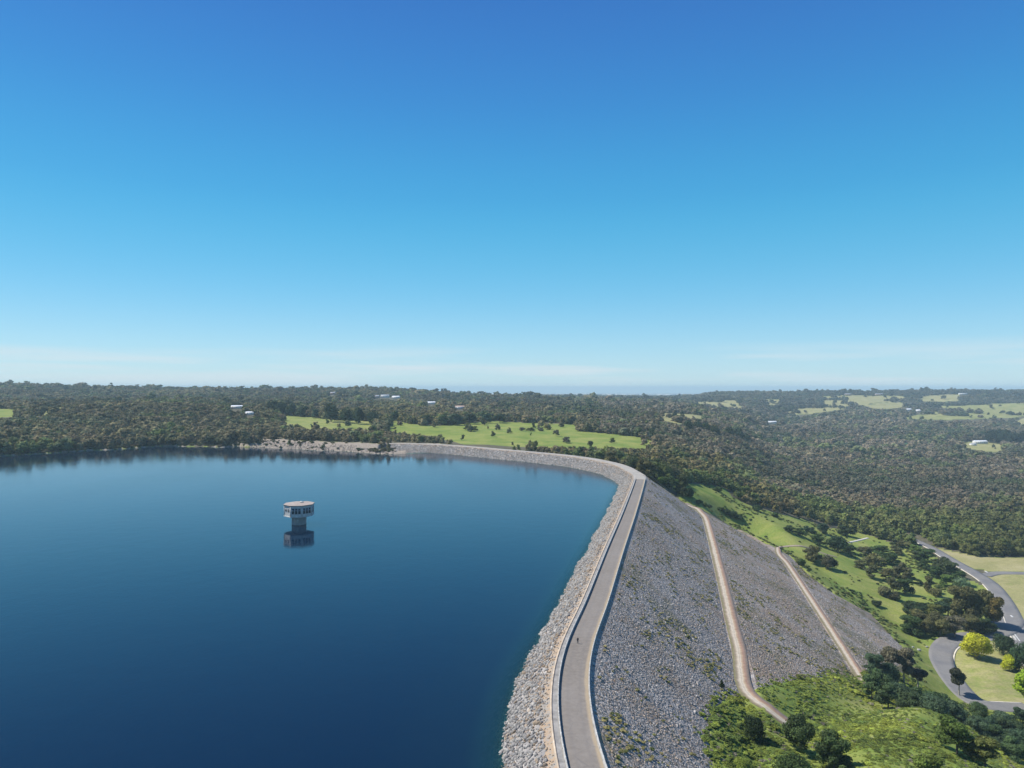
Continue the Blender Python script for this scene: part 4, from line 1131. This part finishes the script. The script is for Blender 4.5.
# scrub on the near hill and loose shrubs on the meadows
Yh = np.sqrt(RNG.uniform(95 ** 2, 350 ** 2, 52000)); Xh = RNG.uniform(.2, 1.0, 52000) * Yh
ind_h = inpoly(Xh, Yh, DAMPOLY)
ok = hillmask(Xh, Yh) & (~ind_h | ((distpoly(Xh, Yh, EDGE, False) < 3.2 * fbm(Xh, Yh, 7, 19) + .4) & (RNG.random(len(Xh)) < .8))) & (distpoly(Xh, Yh, t1[::4], False) > 3.3) & (distpoly(Xh, Yh, loop[::3], False) > 9)
cl = fbm(Xh, Yh, 16, 91); ok &= RNG.random(len(Xh)) < np.clip((cl - .18) * 3.2, .25, 1)
nose = (Xh / Yh < .40) & (Yh > 205) & (Yh < 245) & (Xh > 78) & (Xh < 96)
ok &= ~(nose & (RNG.random(len(Xh)) < .8))
Xh, Yh, cl = Xh[ok], Yh[ok], cl[ok]; Zh = anysurf(Xh, Yh); n = len(Xh)
BP = protoset([('bush', 501), ('bush', 502), ('bush', 503), ('wide', 504)], 220, .11)
BPc = [crown(s, KINDS['bush'](s), 220, .13, .8, 1) for s in (511, 512, 513)]
hs = RNG.uniform(.35, .9, n) * (.6 + 1.0 * cl); hs = np.where(RNG.random(n) < .05, hs * 1.9, hs)
r1 = RNG.random(n)
ct = np.array([.16, .19, .035])[None] * (1 - r1[:, None]) + np.array([.085, .12, .035])[None] * r1[:, None]
yl = fbm(Xh, Yh, 22, 95)
ct = ct * (1 - .6 * sstep(.5, .68, yl)[:, None]) + np.array([.23, .25, .045]) * (.6 * sstep(.5, .68, yl)[:, None])
dkm = fbm(Xh, Yh, 14, 96); ct = np.where((dkm > .66)[:, None], ct * .7, ct)
ct[RNG.random(n) < .05] = (.14, .13, .10)
ct *= RNG.uniform(.75, 1.3, (n, 1))
scatter('hill_scrub', BPc, np.column_stack([Xh, Yh, Zh - .12]), RNG.integers(0, 3, n), np.column_stack([hs * 1.35, hs * 1.35, hs * .62]), np.column_stack([RNG.uniform(-.15, .15, (n, 2)), RNG.uniform(0, 6.28, n)]), ct, M['leaf_i'])
# tufts on meadows
Xm = RNG.uniform(100, 420, 26000); Ym = RNG.uniform(330, 760, 26000); Zm = ground(Xm, Ym)
ok = (field_mask(Xm, Ym, Zm).max(1) > .1) & ~inpoly(Xm, Ym, DAMPOLY)
for P, w_ in ROADS: ok &= distpoly(Xm, Ym, P[::3], False) > w_ * .5 + 3
pxm, pym = proj(Xm, Ym, Zm)
ok &= ~((pxm > 925) & (pym < 575)) & ~((pxm > 945) & (pym > 572))
edge_d = distpoly(Xm, Ym, EDGE, False)
ok &= RNG.random(len(Xm)) < np.clip((fbm(Xm, Ym, 24, 71) - .47) * 1.6, .008, .5) + .35 * (edge_d < 7) + .45 * ((pxm > 905) & (pym < 590)) * (fbm(Xm, Ym, 24, 71) > .4)
Xm, Ym, Zm = Xm[ok], Ym[ok], Zm[ok]; n = len(Xm)
hs = RNG.uniform(.5, 1.6, n); ct = np.where(RNG.random((n, 1)) < .5, np.array([[.05, .075, .025]]), np.array([[.11, .12, .04]])) * RNG.uniform(.7, 1.3, (n, 1))
scatter('meadow_scrub', BPc, np.column_stack([Xm, Ym, Zm - .1]), RNG.integers(0, 3, n), np.column_stack([hs * 1.6, hs * 1.6, hs]), np.column_stack([np.zeros((n, 2)), RNG.uniform(0, 6.28, n)]), ct, M['leaf_i'])
# shrubs under and along the far shore and the stony bench
q = RNG.integers(0, len(sh), 2600); pp = np.array(sh)[q] + np.column_stack([RNG.uniform(-6, 6, 2600), RNG.uniform(2, 34, 2600)])
Zp = ground(pp[:, 0], pp[:, 1]); ppx, ppy = proj(pp[:, 0], pp[:, 1], Zp)
ok = (Zp > .4) & ~inpoly(pp[:, 0], pp[:, 1], LAKE) & (RNG.random(len(pp)) < np.where((ppx > 262) & (ppx < 372), .12, .8)) & ~inpoly(pp[:, 0], pp[:, 1], DAMPOLY)
pp, Zp = pp[ok], Zp[ok]; n = len(pp); hs = RNG.uniform(.8, 2.8, n)
ct = np.where(RNG.random((n, 1)) < .5, np.array([[.06, .07, .03]]), np.array([[.11, .09, .05]])) * RNG.uniform(.7, 1.3, (n, 1))
scatter('shore_scrub', BPc, np.column_stack([pp, Zp - .2]), RNG.integers(0, 3, n), np.column_stack([hs * 1.5, hs * 1.5, hs]), np.column_stack([np.zeros((n, 2)), RNG.uniform(0, 6.28, n)]), ct, M['leaf_i'])

# ------------------------------------------------------------------ stones and weeds on the dam
def rockproto(seed, sub=1):
    r = np.random.default_rng(seed); v, f = ico(sub)
    v = v * (1 + r.uniform(-.28, .2, (len(v), 1))) * np.array([1, r.uniform(.6, .9), r.uniform(.5, .75)])
    return v * .5, f, np.zeros(len(v))
RP = [rockproto(600 + k) for k in range(5)]
def on_dam(n, i0, i1, dfun):
    """random points on the dam faces at stations i0..i1"""
    i = RNG.integers(i0, i1 - 1, n); f = RNG.random(n)
    d = dfun(n, i)
    P = (O[i, :2] + NRM[i] * d[:, None]) * (1 - f)[:, None] + (O[i + 1, :2] + NRM[i + 1] * d[:, None]) * f[:, None]
    z = dam_z(P[:, 0], P[:, 1])
    k = z > -500
    return P[k], z[k], d[k]
in0 = int(np.argmin(np.abs(O[:250, 1] - 90)))
P, z, d = on_dam(34000, in0, len(O) - 2, lambda n, i: -(9.1 + (WOFF[i] + 2.5 - 9.1) * RNG.random(n) ** .85))
n = len(P); s_ = RNG.uniform(.45, 1.25, n) * np.where(RNG.random(n) < .08, 1.5, 1)
g_ = RNG.random(n)[:, None]; ct = np.array([.17, .172, .175]) * (1 - g_) + np.array([.39, .38, .36]) * g_
upr = 1 - sstep(10, 15, -d)
ct *= np.array([1.0, .96, .91]); br = (RNG.random(n) < .1 + .45 * upr * (fbm(P[:, 0], P[:, 1], 14, 5) > .42)); ct[br] = ct[br] * np.array([.98, .80, .62])
sm_ = -d < 10.6; s_[sm_] *= .55
scatter('riprap_boulders', RP, np.column_stack([P, z]), RNG.integers(0, 5, n), np.column_stack([s_, s_, s_ * .9]), RNG.uniform(0, 6.28, (n, 3)), ct, M['stone_i'])
def inrock(P): return inpoly(P[:, 0], P[:, 1], DAMPOLY)
i400 = int(np.argmin(np.abs(O[:, 1] - 470) + (O[:, 0] < 0) * 1e4))
def dfaces(n, i):
    d = RNG.uniform(2.2, 150, n); bad = ((d > 41) & (d < 48.2)) | ((d > 96.8) & (d < 103.8)); d[bad] = RNG.uniform(4, 40, bad.sum()); return d
P, z, d = on_dam(95000, in0, i400, dfaces)
k = inrock(P) & (proj(P[:, 0], P[:, 1], z)[1] < 800); P, z, d = P[k], z[k], d[k]; n = len(P)
s_ = RNG.uniform(.28, .8, n) * np.where(RNG.random(n) < .05, 1.7, 1)
g_ = RNG.random(n)[:, None] ** 1.3; ct = np.array([.18, .178, .182]) * (1 - g_) + np.array([.44, .43, .42]) * g_
patch = fbm(P[:, 0], P[:, 1], 18, 101); br = (RNG.random(n) < np.clip((patch - .42) * 3, .05, .8)); ct[br] = ct[br] * np.array([1.1, .93, .76]); ct *= np.array([1.0, .95, .88])
scatter('rockfill_stones', RP, np.column_stack([P, z - .08]), RNG.integers(0, 5, n), np.column_stack([s_, s_, s_ * .8]), RNG.uniform(0, 6.28, (n, 3)), ct, M['stone_i'])
print('stones', n)
P, z, d = on_dam(60000, in0, i_far + 6, dfaces)
w1 = fbm(P[:, 0] * .55 + P[:, 1] * .15, P[:, 1] * .5 - P[:, 0] * .1, 4, 111); w2 = fbm(P[:, 0], P[:, 1], 45, 112)
k = inrock(P) & (RNG.random(len(P)) < np.clip((w1 - .5) * 4, 0.02, .6) * np.clip((w2 - .36) * 4, 0.2, 1)); P, z = P[k], z[k]; n = len(P)
hs = RNG.uniform(.2, .6, n); r1 = RNG.random((n, 1))
ct = np.array([.09, .11, .04]) * (1 - r1) + np.array([.26, .22, .11]) * r1
scatter('rock_face_weeds', BPc, np.column_stack([P, z - .05]), RNG.integers(0, 3, n), np.column_stack([hs * 1.9, hs * 1.9, hs]), np.column_stack([np.zeros((n, 2)), RNG.uniform(0, 6.28, n)]), ct, M['leaf_i'])
print('weeds', n)
# boulders on the far stony bench
q = RNG.integers(0, len(sh), 9000); pp = np.array(sh)[q] + np.column_stack([RNG.uniform(-6, 6, 9000), RNG.uniform(-2, 20, 9000)])
Zp = ground(pp[:, 0], pp[:, 1]); ppx, _ = proj(pp[:, 0], pp[:, 1], Zp)
k = (ppx > 215) & (ppx < 400) & (Zp > -.8) & (RNG.random(len(pp)) < .6); pp, Zp = pp[k], Zp[k]; n = len(pp); s_ = RNG.uniform(.5, 2.0, n)
g_ = RNG.random(n)[:, None]; ct = np.array([.15, .12, .10]) * (1 - g_) + np.array([.36, .30, .26]) * g_
scatter('shore_boulders', RP, np.column_stack([pp, Zp]), RNG.integers(0, 5, n), np.column_stack([s_, s_, s_ * .8]), RNG.uniform(0, 6.28, (n, 3)), ct, M['stone_i'])

# three pale boulders beside the loop road bend
for q_, (a, b, s1) in enumerate([(913, 648, 1.6), (919, 651, 2.4), (927, 648, 1.8)]):
    p = hit(a, b, 345); v, f, _ = rockproto(700 + q_, 2)
    m = npmesh('boulder', v * s1, f)
    o = link('boulder', m, M['concrete']); o.location = (p[0], p[1], p[2] + s1 * .2)
    tag(o, ['left pale boulder of three on the grass outside the loop road bend', 'largest middle boulder of three outside the loop road bend', 'right pale boulder, nearest of three to the loop road bend'][q_], 'boulder', 'pale boulders outside the road bend')

# ------------------------------------------------------------------ intake tower in the lake
tp = U(296.9, 525.3, 0); tw = empty('intake_tower', (tp[0], tp[1] + 4, 0), math.radians(5)); tw.scale = (1, 1, 1.04)
tag(tw, 'octagonal concrete intake tower with windowed cabin standing in the blue lake', 'tower')
M['tower'] = plain('tower_concrete', (.55, .53, .49), .85, .2, .5, .1)
M['shaft'] = plain('weathered_shaft', (.33, .33, .32), .85, .25, .35, .1)
M['roof_tan'] = plain('tan_roof', (.34, .28, .24), .85, .14, .4)
tg = NT('tower_glass', .12, .6); tg.col((.03, .045, .055)); M['tglass'] = tg.m
M['frame'] = plain('grey_window_frame', (.45, .46, .46), .6, .1)
def octo(R, z): return [(R * math.cos(math.radians(22.5 + 45 * k)), R * math.sin(math.radians(22.5 + 45 * k)), z) for k in range(8)]
def prism(rings, cap=True):
    V = [p for r_ in rings for p in r_]; n_ = 8; Fc = []
    for i in range(len(rings) - 1):
        for k in range(n_): Fc.append((i * n_ + k, i * n_ + (k + 1) % n_, (i + 1) * n_ + (k + 1) % n_, (i + 1) * n_ + k))
    if cap: Fc += [tuple(reversed(range(n_))), tuple((len(rings) - 1) * n_ + k for k in range(n_))]
    me = bpy.data.meshes.new('prism'); me.from_pydata(V, [], Fc); return me
R = 15.7 / 2 / math.cos(math.radians(22.5))
link('shaft', prism([octo(R * .475, -14), octo(R * .475, 4.8)]), M['shaft'], tw)
link('floor_slab', prism([octo(R * .62, 4.4), octo(R * .985, 4.75), octo(R * .985, 5.1)]), M['tower'], tw)
link('cabin_wall', prism([octo(R * .95, 5.1), octo(R * .95, 10.6)]), M['tower'], tw)
rf = link('roof', prism([octo(R * 1.0, 10.6), octo(R * 1.01, 10.98), octo(R * .3, 11.2)]), M['roof_tan'], tw)
link('roof_hatch', boxes([(1, 2, 11.5, 1.6, 1.6, .6)], 'roof_hatch'), M['tower'], rf)
side_len = 2 * R * .95 * math.sin(math.radians(22.5)); apo = R * .95 * math.cos(math.radians(22.5))
for k in range(8):
    a = math.radians(45 * k); c0, s0 = math.cos(a), math.sin(a)
    ca = math.radians(22.5 + 45 * k)
    link('corner_pier', boxes([(R * .945 * math.cos(ca), R * .945 * math.sin(ca), 7.8, .32, .5, 5.3, ca)], 'corner_pier'), M['tower'], tw)
    small = k in (4, 5)
    for q_ in ((-1, 1) if small else (-1, 0, 1)):
        lx = q_ * side_len * (.2 if small else .28); ww, hh, zc_ = (1.25, 1.5, 8.3) if small else (1.2, 3.0, 7.95)
        x = c0 * (apo + .0) - s0 * lx; y = s0 * (apo + .0) + c0 * lx
        w_ = link('window', boxes([(x, y, zc_, .16, ww, hh, a)], 'window'), M['tglass'], tw)
        bs = [(c0 * (apo + .03) - s0 * (lx + dx), s0 * (apo + .03) + c0 * (lx + dx), zc_, .2, .14, hh + .16, a) for dx in (-ww / 2 - .07, ww / 2 + .07)]
        bs += [(c0 * (apo + .03) - s0 * lx, s0 * (apo + .03) + c0 * lx, zz, .19, ww, .12, a) for zz in (zc_ - hh / 2, zc_ + hh * .12, zc_ + hh / 2)]
        link('frame', boxes(bs, 'frame'), M['frame'], w_)
    if k == 6:
        link('door', boxes([(c0 * (R * .44 + .02), s0 * (R * .44 + .02), 2.2, .2, 1.1, 2.1, a)], 'door'), M['frame'], tw)
link('ladder', boxes([(0.9, -R * .475 - .1, -1 + .0, .08, .08, 9.0), (1.5, -R * .475 - .1, -1, .08, .08, 9.0)] + [(1.2, -R * .475 - .1, zz * .4 - 3, .6, .06, .05) for zz in range(16)], 'ladder'), M['frame'], tw)

# ------------------------------------------------------------------ walker on the crest road
pp_ = U(577.8, 643.6, 6.03)
M['cloth'] = plain('dark_clothing', (.02, .022, .028), .9, .2, 8); M['skin'] = plain('skin', (.45, .28, .2), .6, .05, 8); M['hair'] = plain('dark_hair', (.02, .015, .012), .7, .2, 12); M['jeans'] = plain('dark_trousers', (.025, .03, .045), .9, .2, 8)
def skinned(name, verts, edges, radii, mat, parent, root=0, sub=1):
    me = bpy.data.meshes.new(name); me.from_pydata(verts, edges, []); o = link(name, me, None, parent)
    sm = o.modifiers.new('skin', 'SKIN'); ly_ = me.skin_vertices[0] if me.skin_vertices else None
    if ly_ is None:
        bm = bmesh.new(); bm.from_mesh(me); bm.verts.layers.skin.verify(); bm.to_mesh(me); bm.free(); ly_ = me.skin_vertices[0]
    for i, r_ in enumerate(radii): ly_.data[i].radius = (r_, r_); ly_.data[i].use_root = (i == root)
    ss = o.modifiers.new('sub', 'SUBSURF'); ss.levels = sub; ss.render_levels = sub
    me.materials.append(mat); return o
bv = [(0, 0, .95), (0, 0, 1.15), (0, .02, 1.38), (0, .03, 1.50), (0, .05, 1.60), (0, .05, 1.72),                                      # pelvis .. head
      (-.10, 0, .92), (-.10, .14, .50), (-.10, .10, .09), (-.10, .26, .04), (.10, 0, .92), (.10, -.06, .50), (.10, -.30, .14), (.10, -.20, .04),
      (-.19, .02, 1.40), (-.25, -.08, 1.15), (-.24, .0, .92), (-.24, .05, .83), (.19, .02, 1.40), (.25, .10, 1.16), (.24, .26, 1.0), (.24, .33, .97)]
be = [(0, 1), (1, 2), (2, 3), (3, 4), (4, 5), (0, 6), (6, 7), (7, 8), (8, 9), (0, 10), (10, 11), (11, 12), (12, 13), (2, 14), (14, 15), (15, 16), (16, 17), (2, 18), (18, 19), (19, 20), (20, 21)]
br_ = [.14, .13, .15, .06, .09, .085, .095, .065, .045, .04, .095, .065, .045, .04, .065, .045, .033, .04, .065, .045, .033, .04]
ps = skinned('person', bv, be, br_, M['skin'], None); ps.location = pp_; ps.rotation_euler = (0, 0, math.radians(-8))
tag(ps, 'person in dark clothes walking along the crest road between the parapets', 'person')
skinned('jacket', [bv[i] for i in (1, 2, 3, 14, 15, 16, 18, 19, 20)] + [(0, 0, .93)], [(9, 0), (0, 1), (1, 2), (1, 3), (3, 4), (4, 5), (1, 6), (6, 7), (7, 8)], [.155, .17, .075, .08, .06, .047, .08, .06, .047, .16], M['cloth'], ps)
skinned('trousers', [bv[i] for i in (0, 6, 7, 8, 10, 11, 12)], [(0, 1), (1, 2), (2, 3), (0, 4), (4, 5), (5, 6)], [.15, .11, .08, .062, .11, .08, .062], M['jeans'], ps)
skinned('hair', [(0, .03, 1.70), (0, .035, 1.76)], [(0, 1)], [.105, .09], M['hair'], ps)

# ------------------------------------------------------------------ houses
M['hwall_w'] = plain('white_wall', (.72, .70, .66), .8, .08); M['hwall_b'] = plain('brick_wall', (.34, .25, .2), .85, .15); M['roof_w'] = plain('pale_metal_roof', (.74, .75, .76), .5, .06); M['roof_g'] = plain('grey_metal_roof', (.34, .36, .38), .5, .08); M['roof_r'] = plain('tile_roof', (.38, .26, .2), .8, .12)
M['hglass'] = plain('window_glass', (.04, .05, .06), .2, .1)
def house(px, py, w, d, h, wall, roof, label, ymin, rz=0.0, name='house', cat='house', group=None, lift=0):
    p = hit(px, py, ymin)
    e = empty(name, (p[0], p[1], p[2] + lift), rz); tag(e, label, cat, group)
    link('wall', boxes([(0, 0, h / 2 - 1, w, d, h + 2)], 'wall'), M[wall], e)
    V = [(-w / 2 - .5, -d / 2 - .5, h), (w / 2 + .5, -d / 2 - .5, h), (w / 2 + .5, d / 2 + .5, h), (-w / 2 - .5, d / 2 + .5, h), (-w / 2 + 1, 0, h + d * .2), (w / 2 - 1, 0, h + d * .2)]
    me = bpy.data.meshes.new('roof'); me.from_pydata(V, [], [(0, 1, 5, 4), (2, 3, 4, 5), (1, 2, 5), (3, 0, 4), (3, 2, 1, 0)])
    link('roof', me, M[roof], e)
    nw = max(2, int(w / 6))
    for k in range(nw):
        x = -w / 2 + w * (k + .5) / nw
        if k == nw // 2:
            link('door', boxes([(x, -d / 2 - .03, 1.05, 1.2, .1, 2.1)], 'door'), M['frame'], e)
        else:
            link('window', boxes([(x, -d / 2 - .03, h * .55, 1.9, .1, 1.3)], 'window'), M['hglass'], e)
for (a, b, w_, d_, h_, wm, rm_, lb, ym, rz, lf_) in H:
    house(a, b, w_, d_, h_, wm, rm_, lb, ym, rz, lift=lf_ * .5)
# far-off town on the plain: one mass
bs = []
for k in range(700):
    Y = random.uniform(9500, 23000); u = random.uniform(-.09, .26) if random.random() < .8 else random.uniform(-.1, .3); X = u * Y
    g = ground(X, Y)[0]; bs.append((X, Y, g + 6, random.uniform(25, 130), random.uniform(20, 60), random.uniform(10, 24), random.uniform(-.3, .3)))
tag(link('distant_town', boxes(bs, 'town'), plain('town_walls', (.6, .6, .58), .7, .2, .01)), kind='stuff')

# ------------------------------------------------------------------ light, sky, air, camera
SUN_EL, SUN_AZ = math.radians(52), math.atan2(-.95, .30)      # azimuth from +Y towards +X
sd_ = Vector((math.sin(SUN_AZ) * math.cos(SUN_EL), math.cos(SUN_AZ) * math.cos(SUN_EL), math.sin(SUN_EL)))
sl = bpy.data.lights.new('sun', 'SUN'); sl.energy = 5.0; sl.angle = math.radians(.53); sl.color = (1, .955, .88)
so = bpy.data.objects.new('sun', sl); COL.objects.link(so); so.rotation_euler = (-sd_).to_track_quat('-Z', 'Y').to_euler()
wd_ = bpy.data.worlds.new('World'); SC.world = wd_; wd_.use_nodes = True
nt = wd_.node_tree; bg = nt.nodes['Background']
sky = nt.nodes.new('ShaderNodeTexSky'); sky.sky_type = 'NISHITA'; sky.sun_disc = False
sky.sun_elevation = SUN_EL; sky.sun_rotation = SUN_AZ; sky.altitude = 250; sky.air_density = 1.0; sky.dust_density = .1; sky.ozone_density = 2.5
bg.inputs['Strength'].default_value = .10
tc = nt.nodes.new('ShaderNodeTexCoord'); sp = nt.nodes.new('ShaderNodeSeparateXYZ'); nt.links.new(tc.outputs['Generated'], sp.inputs[0])
mp = nt.nodes.new('ShaderNodeVectorMath'); mp.operation = 'MULTIPLY'; mp.inputs[1].default_value = (2.2, 2.2, 42); nt.links.new(tc.outputs['Generated'], mp.inputs[0])
nz = nt.nodes.new('ShaderNodeTexNoise'); nz.inputs['Scale'].default_value = 1.3; nz.inputs['Detail'].default_value = 5; nt.links.new(mp.outputs[0], nz.inputs['Vector'])
rp = nt.nodes.new('ShaderNodeValToRGB'); rp.color_ramp.elements[0].position = .46; rp.color_ramp.elements[0].color = (0, 0, 0, 1); rp.color_ramp.elements[1].position = .62; nt.links.new(nz.outputs['Fac'], rp.inputs[0])
bd = nt.nodes.new('ShaderNodeValToRGB'); e = bd.color_ramp.elements; e[0].position = 0; e[0].color = (.4, .4, .4, 1); e[1].position = .062; e[1].color = (0, 0, 0, 1)
q = bd.color_ramp.elements.new(.03); q.color = (.7, .7, .7, 1)
nt.links.new(sp.outputs['Z'], bd.inputs[0])
ml = nt.nodes.new('ShaderNodeMath'); ml.operation = 'MULTIPLY'; nt.links.new(rp.outputs[0], ml.inputs[0]); nt.links.new(bd.outputs[0], ml.inputs[1])
mx = nt.nodes.new('ShaderNodeMix'); mx.data_type = 'RGBA'; nt.links.new(ml.outputs[0], mx.inputs[0]); hs_ = nt.nodes.new('ShaderNodeHueSaturation'); hs_.inputs['Saturation'].default_value = 1.38; hs_.inputs['Hue'].default_value = .502; nt.links.new(sky.outputs[0], hs_.inputs['Color'])
hr = nt.nodes.new('ShaderNodeValToRGB'); hr.color_ramp.interpolation = 'B_SPLINE'
stops_ = [(0, (.50, .76, .93)), (.053, (.37, .70, .92)), (.122, (.19, .60, .90)), (.19, (.115, .53, .83)), (.255, (.07, .45, .79)), (.37, (.058, .29, .70)), (.5, (.052, .185, .58)), (1, (.04, .12, .42))]
while len(hr.color_ramp.elements) < len(stops_): hr.color_ramp.elements.new(.5)
for e_, (p_, c_) in zip(hr.color_ramp.elements, stops_): e_.position = p_; e_.color = (*c_, 1)
nt.links.new(sp.outputs['Z'], hr.inputs[0])
sc_ = nt.nodes.new('ShaderNodeVectorMath'); sc_.operation = 'SCALE'; sc_.inputs['Scale'].default_value = 8.1; nt.links.new(hr.outputs[0], sc_.inputs[0])
hm_ = nt.nodes.new('ShaderNodeMix'); hm_.data_type = 'RGBA'; hm_.inputs[0].default_value = .75; nt.links.new(hs_.outputs[0], hm_.inputs[6]); nt.links.new(sc_.outputs[0], hm_.inputs[7])
nt.links.new(hm_.outputs[2], mx.inputs[6]); mx.inputs[7].default_value = (6.0, 6.6, 7.0, 1)
nt.links.new(mx.outputs[2], bg.inputs['Color'])

hz = boxes([(0, 13500, -20, 84000, 34000, 284)], 'haze')
mh = bpy.data.materials.new('haze'); mh.use_nodes = True; nh = mh.node_tree; nh.nodes.remove(nh.nodes['Principled BSDF'])
pv = nh.nodes.new('ShaderNodeVolumePrincipled'); pv.inputs['Color'].default_value = (.70, .93, 1, 1); pv.inputs['Density'].default_value = 8.5e-5; pv.inputs['Anisotropy'].default_value = 0
nh.links.new(pv.outputs[0], nh.nodes['Material Output'].inputs['Volume'])
ho = link('haze', hz, mh); tag(ho, kind='stuff')

cd = bpy.data.cameras.new('camera'); co = bpy.data.objects.new('camera', cd); COL.objects.link(co); SC.camera = co
co.location = (0, 0, CAMZ); co.rotation_euler = (math.pi / 2 + PITCH, 0, 0); cd.sensor_width = 36; cd.lens = 36 * F / 1024; cd.clip_end = 60000; cd.clip_start = .5
SC.view_settings.view_transform = 'Standard'; SC.view_settings.look = 'None'; SC.view_settings.exposure = 0.3; SC.view_settings.gamma = 1
SC.cycles.use_denoising = True; SC.cycles.max_bounces = 5; SC.cycles.diffuse_bounces = 2; SC.cycles.glossy_bounces = 2; SC.cycles.transparent_max_bounces = 6; SC.cycles.volume_bounces = 0
SC.cycles.sample_clamp_indirect = 6
SC.render.resolution_x = 1024; SC.render.resolution_y = 768
